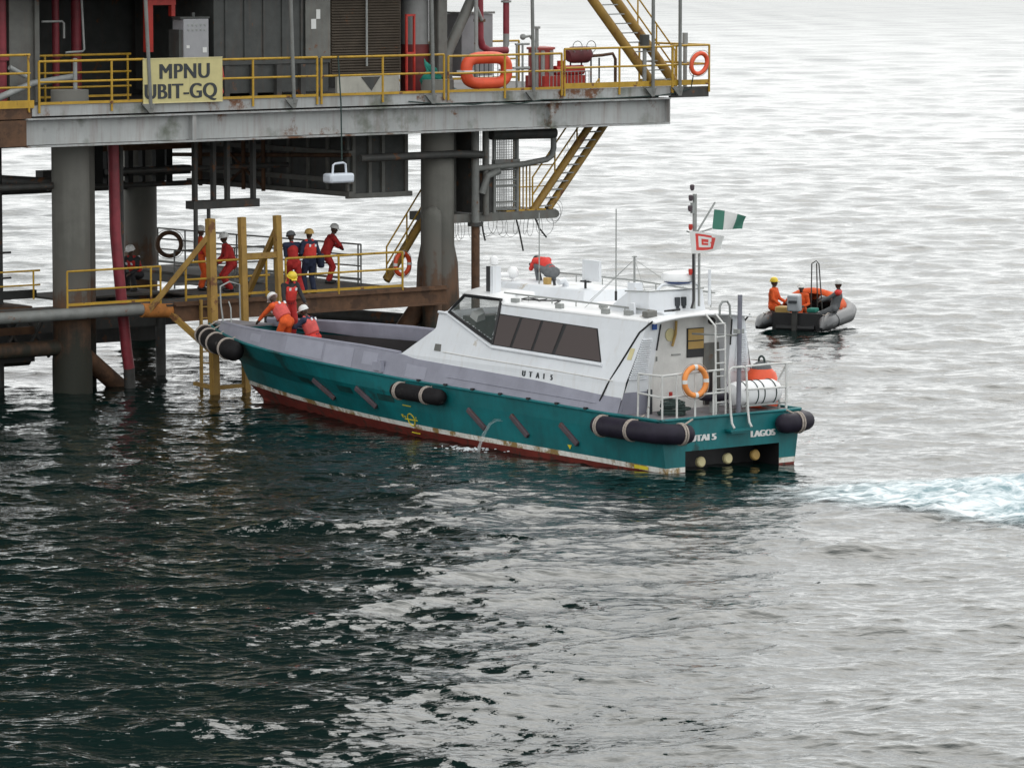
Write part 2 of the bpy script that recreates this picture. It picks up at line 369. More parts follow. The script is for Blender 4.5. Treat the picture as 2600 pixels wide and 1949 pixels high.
sb = MB()
for a in (-1.9, 1.5, 5.0, 8.5, 12.0, 15.4, 18.8): sb.box(a - 0.12, a + 0.12, -1.28, 13, 6.75, 7.41)
for b in (3.5, 8.0, 12.9): sb.box(-2, 19, b - 0.1, b + 0.1, 6.7, 7.415)
pm('floor_beams', 'steel_dark', sb)
# side walkway left of the corner
pm('side_walkway', 'rusty', MB().box(-6.5, -2.16, -1.62, 0.6, 7.36, 7.62))
pm('kick_plate', 'yellow', MB().box(-6.5, -2.1, -1.66, -1.63, 7.64, 7.84))
# bracing near the water and between the legs
pm('brace', 'leg', MB().tube([(-9, -0.05, 1.25), (0, 0, 1.25)], 0.21, 16))
pm('brace', 'rusty', MB().tube([(0.1, 0.1, 1.25), (2.35, 0.75, -0.35)], 0.24, 16))
pm('brace', 'pole_grey', MB().tube([(-9, -0.9, 2.2), (1.7, -0.9, 2.2)], 0.155, 16))
pm('brace', 'steel_dark', MB().tube([(-9, 0.2, 5.5), (-0.4, 0.1, 5.5)], 0.09, 12))
pm('brace', 'steel_dark', MB().tube([(0, 0.3, 5.5), (-2.2, 11.7, 5.5)], 0.16, 12))
pm('brace', 'steel_dark', MB().tube([(9.7, 11.7, 4.6), (-2.2, 11.7, 4.6)], 0.14, 12))
pm('brace', 'steel_dark', MB().tube([(12, 0, 1.2), (9.7, 11.7, 1.2)], 0.2, 12))
pm('brace', 'rusty', MB().tube([(12.0, 0, 2.4), (10.1, 0.1, 0.2), (9.2, 0.15, -0.9)], 0.26, 12))
pm('brace', 'steel_dark', MB().tube([(-2.2, 11.7, 3.4), (-9, 11.7, 1)], 0.14, 12).tube([(-9, 11.7, 3.4), (-2.2, 11.7, 0.8)], 0.14, 12))
pm('brace', 'steel_dark', MB().tube([(8.7, -0.9, 5.95), (12.2, -0.75, 5.95), (13.0, -0.75, 5.9)], 0.11, 12))
pm('fire_main', 'pipe_red', MB().tube([(1.45, 0.2, 7.4), (1.47, 0.15, 4.2), (1.7, 0.5, 2.2), (4.6, 4.6, -1.2)][:2] + [(1.55, 0.1, 3.0), (1.72, 0.05, 1.1), (1.8, 0.05, 0.55)], 0.15, 14))
pm('fire_main', 'steel_dark', MB().tube([(1.8, 0.05, 0.56), (1.86, 0.05, -1)], 0.15, 14))
# upper decks and module block: unseen above the picture, sized and blackened to throw the dark reflection and the shade
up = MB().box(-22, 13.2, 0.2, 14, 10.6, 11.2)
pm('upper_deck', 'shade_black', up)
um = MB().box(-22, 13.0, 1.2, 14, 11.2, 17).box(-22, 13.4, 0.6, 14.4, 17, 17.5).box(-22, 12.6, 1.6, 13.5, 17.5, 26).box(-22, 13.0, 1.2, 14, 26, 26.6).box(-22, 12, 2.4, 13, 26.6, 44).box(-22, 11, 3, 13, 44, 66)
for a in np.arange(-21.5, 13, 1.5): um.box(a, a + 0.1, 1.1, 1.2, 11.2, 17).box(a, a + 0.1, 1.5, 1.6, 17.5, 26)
pm('unseen_upper_block', 'shade_black', um)
# things on the main deck, at the back
pm('equipment_wall', 'steel_dark', MB().box(-8, 5.0, 6.2, 6.5, 7.62, 10.6))

pm('brace', 'leg', MB().tube([(-9, 2.6, 0.75), (0.1, 2.4, 0.75)], 0.2, 14))
for a, b, z in ((-0.6, 2.8, 1.7), (-0.6, 3.9, 1.2)): pm('landing_girder', 'steel_dark', MB().box(a, 5.2, b, b + 0.12, z - 0.35, z + 0.25))
for a in (-6.2, -2.9, -1.0): pm('hanger_pipe', 'steel_dark', MB().tube([(a, 2.0, -2), (a, 2.0, 6.8)], 0.14 if a < -5 else 0.1, 12))
for p, q in (((-5, 0.3, 6.6), (-2.6, 0.3, 5.3)), ((-8, 0.4, 4.9), (-2.2, 0.3, 4.9)), ((2.2, 1.0, 6.7), (2.2, 1.0, 2.3)), ((-2.4, 0.2, 5.9), (-2.4, 0.2, 4.8)), ((3.0, 3.0, 5.6), (9.0, 3.0, 5.6)), ((3.0, 6.0, 5.0), (9.0, 6.0, 5.0)), ((2.5, 2.0, 6.6), (9.2, 6.5, 6.3))):
    pm('service_pipe', 'steel_dark', MB().tube([p, q], 0.075, 10))
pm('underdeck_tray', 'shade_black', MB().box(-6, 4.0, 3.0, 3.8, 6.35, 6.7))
# ------------------------------------------------------------------ guard rails
def guardrail(label, p0, p1, h, posts, mat='yellow', toe='yellow', z=7.62, foot=0.0, group='yellow guard rails on the main deck', name='guard_rail', r=0.032, toe_h=0.07, mids=(0.56,)):
    p0, p1 = Vector((*p0, z)), Vector((*p1, z)); L = (p1 - p0).length; d = (p1 - p0) / L
    t = thing(name, label, 'guard rail', PLAT, tuple((p0 + p1) / 2), group)
    up = Vector((0, 0, 1))
    MB().tube([p0 + up * h, p1 + up * h], r, 8).build('top_rail', M[mat], t)
    for q in mids: MB().tube([p0 + up * h * q, p1 + up * h * q], r * 0.9, 8).build('mid_rail', M[mat], t)
    if toe_h: MB().bar(p0 + up * (0.09 + toe_h / 2), p1 + up * (0.09 + toe_h / 2), 0.02, toe_h).build('toe_board', M[toe], t)
    for x in posts:
        q = p0 + d * x; MB().tube([q + up * foot, q + up * h], r, 8).build('post', M[mat], t)
    return t
G = [('low yellow guard rail left of the yellow sign', -1.95, 1.25, (0.0, 2.2), 1.20),
     ('yellow guard rail just right of the yellow sign', 3.68, 6.76, (1.0, 3.08), 1.14),
     ('yellow guard rail in front of the louvred panel', 6.9, 11.0, (0.0, 2.03, 4.1), 1.13),
     ('yellow guard rail crossing the big orange float', 11.15, 15.1, (0.0, 1.95, 3.95), 1.08),
     ('yellow guard rail in front of the pump skid with thick toe board', 15.2, 19.1, (0.0, 1.97, 3.9), 1.2),
     ('yellow guard rail of the small deck end holding the lifebuoy', 19.12, 20.47, (0.0, 1.35), 1.22)]
for i, (lb, a0, a1, ps, h) in enumerate(G):
    guardrail(lb, (a0, -1.66), (a1, -1.66), h, ps, foot=-0.12, toe_h=0.07 if i < 4 else 0.15)
guardrail('yellow guard rail along the back of the pump skid', (12.9, 5.5), (19.1, 5.5), 1.2, (0, 1.5, 3, 4.5, 6.2))
guardrail('taller yellow guard rail behind the low one at the left corner', (-6, 1.7), (3.0, 1.7), 1.22, (0, 2.1, 4.2, 6.3, 8.9), mids=(0.62, 0.3), toe_h=0.06)
guardrail('yellow guard rail over the rusty side walkway at the left edge', (-6.4, -1.64), (-2.2, -1.64), 1.38, (0, 2, 4.15), foot=-0.1, toe_h=0, mids=(0.66, 0.4))
guardrail('yellow guard rail closing the right end of the deck', (20.46, -1.6), (20.46, 1.5), 1.22, (1.4, 3.1))

# tall grey stanchions along the deck edge
for i, (a, lb) in enumerate(((1.40, 'tall grey pole standing in front of the yellow sign'), (5.95, 'tall grey pole between the sign and the louvred panel'),
                             (10.58, 'tall grey pole beside the red frame and green sheet'), (14.05, 'tall grey pole right of the orange float'),
                             (18.33, 'tall grey pole in front of the yellow stair foot'), (19.32, 'rightmost tall grey pole beside the deck end'))):
    t = thing('deck_pole', lb, 'pole', PLAT, (a, -1.72, 7.4), 'tall grey poles along the deck edge')
    lean = (-0.14, -0.1, -0.06, -0.06, 0, 0)[i]
    MB().tube([(a, -1.74, 7.55), (a + lean, -1.74, 10.4), (a + lean * 1.6, -1.74, 14.5)], 0.052, 10).build('pole_tube', M['pole_grey'], t)
    MB().prism([(a - 0.05, -1.76, 7.42), (a + 0.05, -1.76, 7.42), (a + 0.12, -1.76, 7.66), (a - 0.28, -1.76, 7.66)], (0, 0.07, 0)).build('bracket', M['pole_grey'], t)

# sign
t = thing('platform_sign', 'yellow sign reading MPNU UBIT-GQ hung on the deck railing', 'sign', PLAT, (2.4, -1.72, 7.7))
MB().box(1.18, 3.66, -1.73, -1.70, 7.68, 8.82).build('sign_board', M['sign_yellow'], t)
fr = MB()
for s_ in ((1.18, 3.66, 7.66, 7.68), (1.18, 3.66, 8.82, 8.84)): fr.box(s_[0], s_[1], -1.74, -1.69, s_[2], s_[3])
fr.build('sign_frame', M['cream'], t)
text('MPNU', 0.56, (1.66, -1.737, 8.30), (1, 0, 0), (0, 0, 1), M['ink'], t, bold=0.0095, space=1.1, wide=0.98)
text('UBIT-GQ', 0.56, (1.20, -1.737, 7.78), (1, 0, 0), (0, 0, 1), M['ink'], t, bold=0.0095, space=1.05, wide=0.98)

# ------------------------------------------------------------------ modules and equipment on the deck
def single(name, label, cat, base, mat, mb, group=None, **k): return solo(mb, name, M[mat], label, cat, PLAT, base, group, **k)
t = thing('equipment_container', 'dark grey equipment container with two pale notices on its wall', 'container', PLAT, (6.9, 0.6, 7.62))
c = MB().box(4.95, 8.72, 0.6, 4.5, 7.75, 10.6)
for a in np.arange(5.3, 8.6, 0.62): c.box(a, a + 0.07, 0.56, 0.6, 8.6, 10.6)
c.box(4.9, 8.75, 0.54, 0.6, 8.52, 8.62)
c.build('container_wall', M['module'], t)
MB().box(7.9, 8.72, 0.50, 0.535, 8.64, 10.6).build('side_panel', M['module_light'], t)
MB().box(8.25, 8.38, 0.49, 0.498, 9.72, 9.98).build('notice', M['flag_white'], t); MB().box(8.08, 8.24, 0.49, 0.498, 9.45, 9.72).build('notice', M['flag_white'], t)
for a in (5.2, 6.1, 6.9, 7.7): MB().box(a, a + 0.16, 0.45, 0.6, 7.62, 8.5).build('support', M['steel_dark'], t)
t = thing('louvre_panel', 'brown louvred cooler panel above a pale wall base', 'panel', PLAT, (10, 0.5, 7.62))
c = MB().box(8.78, 11.2, 0.62, 0.7, 8.12, 10.6)
for z in np.arange(8.2, 10.58, 0.075): c.hexa([(8.82, 0.56, z), (11.16, 0.56, z), (11.16, 0.62, z + 0.05), (8.82, 0.62, z + 0.05), (8.82, 0.56, z + 0.012), (11.16, 0.56, z + 0.012), (11.16, 0.62, z + 0.062), (8.82, 0.62, z + 0.062)])
c.build('louvre', paint('louvre_brown', (0.065, 0.05, 0.035), 0.7, 0.2, rust=0.1), t)
MB().tube([(9.95, 0.5, 8.4), (9.95, 0.5, 10.6)], 0.03, 8).build('centre_post', M['galv'], t)
MB().box(8.95, 11.05, 0.5, 0.6, 7.64, 8.12).build('base_wall', paint('base_pale', (0.4, 0.39, 0.34), 0.7, 0.15, streak=0.4), t)
MB().prism([(9.75, 0.485, 8.1), (10.4, 0.485, 8.1), (10.1, 0.485, 7.72)], (0, 0.012, 0)).build('dark_patch', M['module'], t)
t = thing('hose_station', 'narrow red frame standing right of the louvred panel', 'frame', PLAT, (11.3, 0.3, 7.62))
c = MB()
for a in (11.16, 11.42): c.box(a, a + 0.05, 0.3, 0.36, 7.62, 9.8)
for z in (7.64, 8.7, 9.75): c.box(11.16, 11.47, 0.29, 0.37, z, z + 0.06)
c.build('red_frame', M['red'], t)
t = thing('process_column', 'fat grey column with dark red base behind the green sheet', 'column', PLAT, (11.9, 1.2, 7.62))
MB().tube([(12.1, 1.2, 8.95), (12.1, 1.2, 10.7)], 0.40, 22).build('column_shell', paint('col_grey', (0.24, 0.245, 0.24), 0.5, 0.12, streak=0.3), t)
MB().tube([(12.1, 1.2, 7.62), (12.1, 1.2, 8.95)], 0.41, 22).build('column_base', paint('darkred', (0.14, 0.025, 0.025), 0.6, 0.3), t)
single('support_beam', 'pale vertical beam right of the fat grey column', 'beam', (12.6, 0.5, 7.62), 'module_light', MB().box(12.42, 12.72, 0.5, 0.58, 7.62, 10.6).box(12.54, 12.6, 0.58, 0.9, 7.62, 10.6).box(12.42, 12.72, 0.9, 0.95, 7.62, 10.6))
c = MB(); n = 9; rows = []
for i in range(n):
    rows.append([(11.55 + 0.13 * i + 0.05 * math.sin(k * 2.1 + i), 0.05 + 0.12 * math.sin(i * 1.7 + k), 7.64 + (0.95 - 0.10 * i) * k / 6 + 0.03 * math.sin(3 * i + k)) for k in range(7)])
c.sheet(rows)
o = single('tarpaulin', 'crumpled green tarpaulin heaped behind the railing', 'tarpaulin', (12, 0.1, 7.62), 'green', c)
sm = o.modifiers.new('thick', 'SOLIDIFY'); sm.thickness = 0.02
t = thing('rescue_float', 'big orange rounded float ring hung behind the railing', 'life float', PLAT, (13.55, -0.5, 7.7))
MB().ring((13.15, -0.75, 8.24), (1, 0, 0), (0, 0, 1), 0.70, 0.17, 40, 14, R2=0.36, sq=0.62).build('float_ring', M['orange_buoy'], t)
for a in (12.42, 13.88): MB().box(a - 0.17, a + 0.17, -0.93, -0.57, 8.21, 8.26).build('white_band', M['reflective'], t)
c = MB()
for k in range(6): c.tube([(12.75 + 0.16 * k, -0.75, 8.05), (12.75 + 0.16 * k, -0.75, 8.45)], 0.012, 6)
c.build('netting', M['rope_dark'], t)
t = thing('exhaust_duct', 'grey diagonal duct rising left of the red pipes', 'duct', PLAT, (13.2, 0.6, 7.62))
MB().tube([(12.75, 0.55, 7.7), (12.8, 0.6, 8.7), (13.65, 0.6, 10.2), (14.1, 0.7, 11)], 0.15, 14).build('duct_tube', M['module_light'], t)
t = thing('red_pipe', 'thick red pipe bending to the right behind the float', 'pipe', PLAT, (14.0, 0.6, 7.62))
MB().tube([(13.92, 0.6, 11), (13.95, 0.6, 9.1), (14.03, 0.6, 8.86), (14.25, 0.6, 8.74), (14.9, 0.6, 8.73)], 0.105, 14).build('pipe_tube', M['pipe_red'], t)
MB().tube([(13.93, 0.6, 9.55), (13.93, 0.6, 9.63)], 0.17, 14).build('flange', M['rusty'], t)
MB().tube([(13.62, 0.35, 7.7), (13.62, 0.35, 11)], 0.06, 10).tube([(13.62, 0.35, 10.0), (13.9, 0.45, 9.6)], 0.05, 8).build('small_pipe', M['galv'], t)
t = thing('red_pipe', 'straight red riser pipe beside the grey cabinet', 'pipe', PLAT, (14.95, 0.6, 7.62))
MB().tube([(14.95, 0.7, 11), (14.95, 0.7, 9.2)], 0.09, 14).build('pipe_tube', M['pipe_red'], t)
MB().tube([(14.95, 0.7, 9.2), (14.95, 0.7, 8.9), (14.9, 0.7, 8.7), (14.9, 0.7, 7.62)], [0.09, 0.088, 0.055, 0.055], 12).build('lower_pipe', M['galv'], t)
MB().tube([(14.95, 0.7, 10.08), (14.95, 0.7, 10.14)], 0.15, 12).build('flange', M['galv'], t)
t = thing('grey_cabinet', 'tall light grey cabinet behind the red pipes', 'cabinet', PLAT, (14.3, 1.4, 7.62))
MB().box(13.75, 14.85, 1.2, 2.0, 8.0, 9.75).build('cabinet_body', paint('cab_grey', (0.34, 0.345, 0.36), 0.5, 0.08), t)
MB().box(13.7, 14.9, 1.15, 2.05, 9.76, 9.82).ball((14.2, 1.6, 9.84), 0.1).build('cabinet_lid', M['galv'], t)
# vent pipes and valves
t = thing('vent_pipe', 'grey vent pipe with flanged top left of the pump skid', 'pipe', PLAT, (16.1, 0.7, 7.62))
MB().tube([(16.05, 0.7, 7.62), (16.05, 0.7, 9.32)], 0.055, 10).build('pipe_tube', M['galv'], t)
MB().tube([(16.05, 0.7, 9.32), (16.05, 0.7, 9.39)], 0.1, 12).build('flange', M['galv'], t)
MB().tube([(15.6, 0.7, 9.1), (15.8, 0.7, 9.12), (15.95, 0.7, 8.95)], 0.04, 8).ball((15.55, 0.7, 9.1), 0.09).build('branch', M['galv'], t)
t = thing('valve_rack', 'pair of slim grey valve pipes joined by a manifold', 'pipe rack', PLAT, (15.4, 0.6, 7.62))
for a in (15.25, 15.46): MB().tube([(a, 0.6, 7.62), (a, 0.6, 8.9)], 0.032, 8).build('riser', M['galv'], t)
MB().tube([(15.12, 0.6, 8.22), (15.7, 0.6, 8.22)], 0.045, 8).tube([(15.2, 0.6, 8.9), (15.7, 0.6, 8.9)], 0.03, 8).build('manifold', M['galv'], t)
t = thing('pump_skid', 'red pump skid with round tank, motor and hand wheels', 'machine', PLAT, (17, 0.6, 7.62))
MB().lathe([(0.36, 0), (0.36, 1.02), (0.41, 1.03), (0.41, 1.09), (0.1, 1.12)], (16.35, 0.9, 7.7), n=22).build('tank', paint('skidred', (0.36, 0.06, 0.05), 0.55, 0.3, rust=0.2), t)
MB().tube([(16.15, 0.55, 7.7), (16.15, 0.55, 8.7)], 0.06, 8).tube([(16.42, 0.5, 7.7), (16.42, 0.5, 8.7)], 0.05, 8).build('tank_pipe', M['galv'], t)
MB().box(16.1, 17.6, 0.4, 1.3, 7.63, 7.98).tube([(16.7, 0.7, 8.12), (17.7, 0.7, 8.12)], 0.14, 14).tube([(16.9, 0.7, 8.12), (16.9, 0.7, 8.4)], 0.1, 10).build('skid_base', M['red'], t)
MB().tube([(17.25, 0.8, 8.52), (17.4, 0.8, 8.55), (17.95, 0.8, 8.55), (18.05, 0.8, 8.5)], [0.17, 0.24, 0.24, 0.15], 16).build('motor', paint('motor', (0.13, 0.035, 0.04), 0.6, 0.4, rust=0.2), t)
c = MB()
for a in (17.35, 17.75, 18.1, 18.4): c.tube([(a, 0.8, 7.62), (a, 0.8, 8.45)], 0.025, 6)
c.build('motor_legs', M['steel_dark'], t)
for a in (17.45, 17.95):
    c = MB().ring((a, 0.6, 8.78), (1, 0, 0), (0, 0, 1), 0.17, 0.012, 20, 6)
    c.tube([(a - 0.16, 0.6, 8.78), (a + 0.16, 0.6, 8.78)], 0.008, 6); c.build('hand_wheel', M['galv'], t)
MB().tube([(18.0, 0.8, 8.5), (18.5, 0.8, 8.52), (18.9, 0.8, 8.56), (19.0, 0.8, 8.4), (19.0, 0.8, 7.62)], 0.045, 8).build('pump_pipe', M['rusty'], t)
c = MB()
for a in np.arange(16.2, 17.7, 0.13): c.tube([(a, 0.3, 7.65), (a, 0.3, 8.1)], 0.012, 5)
c.tube([(16.15, 0.3, 8.1), (17.7, 0.3, 8.1)], 0.015, 5).build('low_grille', M['galv'], t)
for a, z0, lb in ((18.62, 9.15, 'dark red capped post behind the stair foot'), (20.12, 9.18, 'small grey capped stub above the deck-end lifebuoy')):
    t = thing('capped_post', lb, 'post', PLAT, (a, -1.0, 7.62), 'capped posts at the deck end')
    MB().tube([(a, -1.0, 7.62), (a, -1.0, z0 - 0.4)], 0.06, 10).build('post_tube', M['galv'], t)
    MB().tube([(a, -1.0, z0 - 0.4), (a, -1.0, z0)], 0.14 if a < 19 else 0.08, 14).build('cap', M['module'] if a < 19 else M['galv'], t)

# left hand equipment under the upper deck
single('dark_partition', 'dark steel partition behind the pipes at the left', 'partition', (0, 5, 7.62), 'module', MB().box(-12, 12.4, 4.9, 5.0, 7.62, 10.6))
for a, b, r, mt, lb in ((-2.55, 1.5, 0.10, 'pipe_red', 'dark red riser pipe nearest the left edge'), (-1.1, 1.6, 0.14, 'pipe_red', 'dark red riser pipe beside the wide grey duct'),
                        (1.2, 2.6, 0.10, 'pipe_red', 'dark red riser pipe behind the bent grey pipe'), (2.1, 3.0, 0.14, 'darkred', 'dim dark red vessel left of the grey pole')):
    single('riser_pipe', lb, 'pipe', (a, b, 7.62), mt, MB().tube([(a, b, 7.62), (a, b, 10.6)], r, 14).tube([(a, b, 8.75), (a, b, 8.85)], r * 1.5, 14), 'dark red riser pipes under the upper deck') if mt in M else \
    single('riser_pipe', lb, 'pipe', (a, b, 7.62), 'pipe_red', MB().tube([(a, b, 7.62), (a, b, 10.6)], r, 14), 'dark red riser pipes under the upper deck')
single('wide_duct', 'wide pale grey duct at the left beside red risers', 'duct', (-0.6, 1.7, 7.62), 'module_light', MB().box(-0.85, -0.02, 1.6, 2.2, 7.62, 10.6).box(-0.12, 0.02, 1.5, 1.6, 7.62, 10.6))
single('slanted_duct', 'dim grey slanted duct at the left edge', 'duct', (-2.2, 1.8, 7.62), 'module_light', MB().tube([(-2.1, 1.7, 7.62), (-2.2, 1.7, 9.0), (-2.75, 1.7, 10.6)], [0.3, 0.25, 0.2], 14))
single('wall_unit', 'pale grey wall unit in the upper left corner', 'wall unit', (-4, 2.5, 9), 'module_light', MB().box(-5.5, -2.6, 2.5, 3.0, 9.6, 10.6))
single('bent_pipe', 'thin white pipe bent twice beside the duct', 'pipe', (0.3, 1.5, 8.6), 'galv', MB().tube([(0.1, 1.5, 9.75), (0.72, 1.5, 9.75), (0.78, 1.5, 9.7), (0.78, 1.5, 9.3)], 0.03, 8))
single('bent_pipe', 'thin grey pipe dropping and turning left behind the rail', 'pipe', (1.2, 1.4, 8.6), 'galv', MB().tube([(1.2, 1.3, 10.6), (1.28, 1.3, 9.0), (1.22, 1.3, 8.95), (0.7, 1.3, 8.93)], 0.03, 8))
single('grey_pipe_bundle', 'pale grey pipes lying behind the left railing', 'pipes', (-1, 1, 7.7), 'galv', MB().tube([(-2.0, 0.4, 7.8), (-0.6, 0.9, 8.15), (0.8, 1.0, 8.3)], 0.09, 10).tube([(0.55, 0.6, 7.62), (0.55, 0.6, 8.8)], 0.06, 10).tube([(-1.4, 0.7, 8.6), (-0.9, 0.7, 8.35)], 0.07, 10))
t = thing('bent_red_pipe', 'bright red square bent pipe above the sign', 'pipe', PLAT, (3.4, 1.0, 7.62))
MB().box(3.05, 3.27, 1.0, 1.15, 8.9, 10.6).box(3.27, 4.0, 1.0, 1.15, 10.15, 10.35).box(3.86, 3.98, 1.0, 1.15, 9.85, 10.15).build('red_bars', M['red'], t)
t = thing('control_cabinet', 'light grey control cabinet with gauges above the yellow sign', 'cabinet', PLAT, (4.2, 0.4, 7.62))
MB().box(3.82, 4.62, 0.35, 0.9, 8.75, 9.78).build('cabinet_body', paint('ctl_grey', (0.30, 0.30, 0.31), 0.5, 0.08), t, bevel=0.015)
for i in range(5):
    for k in range(2): MB().tube([(3.98 + 0.13 * i, 0.35, 9.62 - 0.13 * k), (3.98 + 0.13 * i, 0.335, 9.62 - 0.13 * k)], 0.034, 10).build('gauge', M['galv'], t)
for q in ((3.9, 4.0, 9.0, 9.08), (4.42, 4.55, 8.88, 9.02)): MB().box(q[0], q[1], 0.34, 0.348, q[2], q[3]).build('sticker', M['flag_white'], t)
MB().box(3.7, 3.82, 0.4, 0.9, 8.75, 9.5).box(3.72, 4.66, 0.36, 0.8, 9.79, 9.84).box(4.2, 4.28, 0.5, 0.58, 9.84, 9.95).build('cabinet_trim', M['module'], t)
single('loose_cable', 'black cable drooping along the lower edge of the deck', 'cable', (12, -1.75, 7.4), 'rope_dark', MB().tube([(9.8, -1.66, 7.5), (10.6, -1.68, 7.42), (12.0, -1.72, 7.36), (12.7, -1.70, 7.42), (13.5, -1.73, 7.34), (14.4, -1.70, 7.43), (16.5, -1.70, 7.40), (18.6, -1.70, 7.44), (19.3, -1.66, 7.5), (19.8, -1.66, 7.62), (19.85, -1.7, 8.0)], 0.018, 6))
single('hose_bundle', 'red hose bundle hanging right of the sign', 'hose', (3.8, -1.0, 7.7), 'red', MB().tube([(3.75, -1.2, 8.6), (3.95, -1.2, 8.55), (4.0, -1.2, 8.3), (3.9, -1.2, 8.1), (3.98, -1.2, 7.9), (3.85, -1.2, 7.7)], 0.07, 10))

# ------------------------------------------------------------------ lifebuoys
def lifebuoy(label, fr, c, u, v, R=0.30, r=0.065, mat='orange_buoy', bands=True):
    t = thing('lifebuoy', label, 'lifebuoy', fr, tuple(c), 'lifebuoys')
    MB().ring(c, u, v, R, r, 36, 12).build('ring', M[mat], t)
    if bands:
        u, v, c = Vector(u).normalized(), Vector(v).normalized(), Vector(c); w = u.cross(v)
        for k in range(4):
            q = k * math.pi / 2
            MB().tube([c + (u * math.cos(q + d) + v * math.sin(q + d)) * R for d in (-0.13, 0, 0.13)], r * 1.05, 12).build('white_band', M['flag_white'], t)
    m = MB(); u, v, c = Vector(u).normalized(), Vector(v).normalized(), Vector(c)
    m.tube([c + (u * math.cos(q) + v * math.sin(q)) * (R + r + 0.012 + 0.03 * abs(math.sin(2 * q))) for q in np.linspace(0, 6.283, 33)[:-1]], 0.009, 5, closed=True)
    m.build('grab_line', M['rope'], t)
    return t
lifebuoy('orange-red lifebuoy hanging at the far right end of the main deck', PLAT, (20.0, -1.78, 8.32), (0.55, 0, 0.05), (0.1, 0, 1), 0.29, bands=False)
lifebuoy('orange-red lifebuoy beside the yellow stair foot on the lower landing', PLAT, (11.0, 0.3, 2.88), (0.9, 0.2, 0), (0, 0, 1), 0.30)
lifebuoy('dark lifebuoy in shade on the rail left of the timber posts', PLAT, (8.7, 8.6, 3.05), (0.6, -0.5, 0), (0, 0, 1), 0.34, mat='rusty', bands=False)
lifebuoy('orange lifebuoy cut by the left edge on the lower landing rail', PLAT, (-3.05, 1.6, 3.3), (0.8, 0.5, 0), (0, 0, 1), 0.30)

# ------------------------------------------------------------------ stairs
def stair(label, foot, head, width_dir, width, r, n, rail_side, round_stringer=True, handrail=True, grp='yellow steel stairs', rails=(0.45, 0.95)):
    t = thing('steel_stair', label, 'stairs', PLAT, tuple(foot), grp)
    f, h, w = Vector(foot), Vector(head), Vector(width_dir).normalized() * width
    for k in (0, 1):
        p, q = f + w * k, h + w * k
        m = MB().tube([p, q], r, 16) if round_stringer else MB().bar(p, q, 0.05, r * 2)
        m.build('stringer', M['yellow_old'], t)
    m = MB()
    for i in range(n):
        q = f + (h - f) * ((i + 0.5) / n); m.bar(q + w * 0.04, q + w * 0.96, 0.17, 0.03, (0, 0, 1))
    m.build('tread', M['galv'], t)
    if handrail:
        for k in ((0, 1) if rail_side == 2 else (rail_side,)):
            m = MB(); off = w * k
            for hz in rails: m.tube([f + off + Vector((0, 0, hz)), h + off + Vector((0, 0, hz))], 0.024, 8)
            L = int((h - f).length / 1.0)
            for i in range(L + 1):
                q = f + (h - f) * (i / L) + off; m.tube([q, q + Vector((0, 0, rails[-1]))], 0.024, 8)
            m.build('handrail', M['yellow'], t)
    return t
stair('upper yellow stair with two fat tube stringers rising out of frame', (19.05, -0.85, 7.72), (14.9, -0.85, 12.3), (1, 0.12, 0), 0.92, 0.135, 17, 1)
stair('hanging yellow stair from the deck down to the mesh cage', (15.2, -0.2, 4.22), (17.6, -0.2, 6.95), (1, 0.35, 0), 0.8, 0.11, 12, 0)
stair('lower yellow stair climbing from the landing behind the right leg', (10.75, 0.7, 2.4), (13.0, 0.9, 5.1), (0.6, 0.9, 0), 0.7, 0.1, 11, 0)

# ------------------------------------------------------------------ mesh cage hanging below the deck
t = thing('mesh_cage', 'hanging grey walkway with wire mesh cage and dark door below the deck', 'cage', PLAT, (14, 0, 4.1))
MB().box(12.2, 15.9, -0.35, 1.6, 4.0, 4.24).tube([(15.9, -0.35, 4.12), (16.15, 0, 4.12), (15.9, 1.2, 4.12)], 0.12, 10).build('floor_slab', M['module_light'], t)
c = MB()
for a in (13.74, 14.55): c.box(a - 0.04, a + 0.04, -0.36, -0.28, 4.24, 6.7)
for z in (4.3, 4.5, 4.95, 5.12, 5.4, 5.62, 6.3): c.box(13.78, 14.51, -0.35, -0.31, z, z + 0.05)
c.box(13.72, 14.6, -0.4, -0.24, 5.56, 5.72)
c.build('cage_frame', M['pole_grey'], t)
c = MB()
for a in np.arange(13.8, 14.52, 0.055): c.box(a, a + 0.012, -0.325, -0.315, 4.28, 6.6)
for z in np.arange(4.3, 6.6, 0.07): c.box(13.78, 14.52, -0.326, -0.314, z, z + 0.012)
for b in np.arange(-0.3, 1.5, 0.08): c.box(14.5, 14.51, b, b + 0.012, 4.28, 6.6)
c.build('wire_mesh', M['galv'], t)
MB().box(13.0, 13.7, -0.3, -0.24, 4.26, 5.42).box(12.95, 13.0, -0.3, 0.8, 4.26, 6.6).build('door', M['steel_dark'], t)
c = MB()
for a in (12.45, 12.6, 12.9): c.tube([(a, 0.4, 4.24), (a, 0.4, 6.7)], 0.05, 10)
c.tube([(13.35, -0.45, 4.2), (13.35, -0.45, 6.7)], 0.09, 12)
c.build('support_pipes', M['module_light'], t)
c = MB()
for k in range(5): c.tube([(14.7 + 0.12 * k, -0.1, 4.22), (14.7 + 0.12 * k, -0.1, 5.55)], 0.022, 6)
for z in (4.9, 5.5): c.tube([(14.65, -0.1, z), (16.0, -0.1, z)], 0.018, 6)
c.tube([(14.62, -0.1, 4.22), (14.62, -0.1, 6.7)], 0.035, 8)
c.build('yellow_gate', M['yellow'], t)
MB().box(14.2, 15.6, -0.3, 0.2, 4.235, 4.28).build('yellow_kickplate', M['yellow'], t)
t = thing('drain_pipe', 'grey horizontal header pipe with an elbow under the deck', 'pipe', PLAT, (15, -0.5, 5.5))
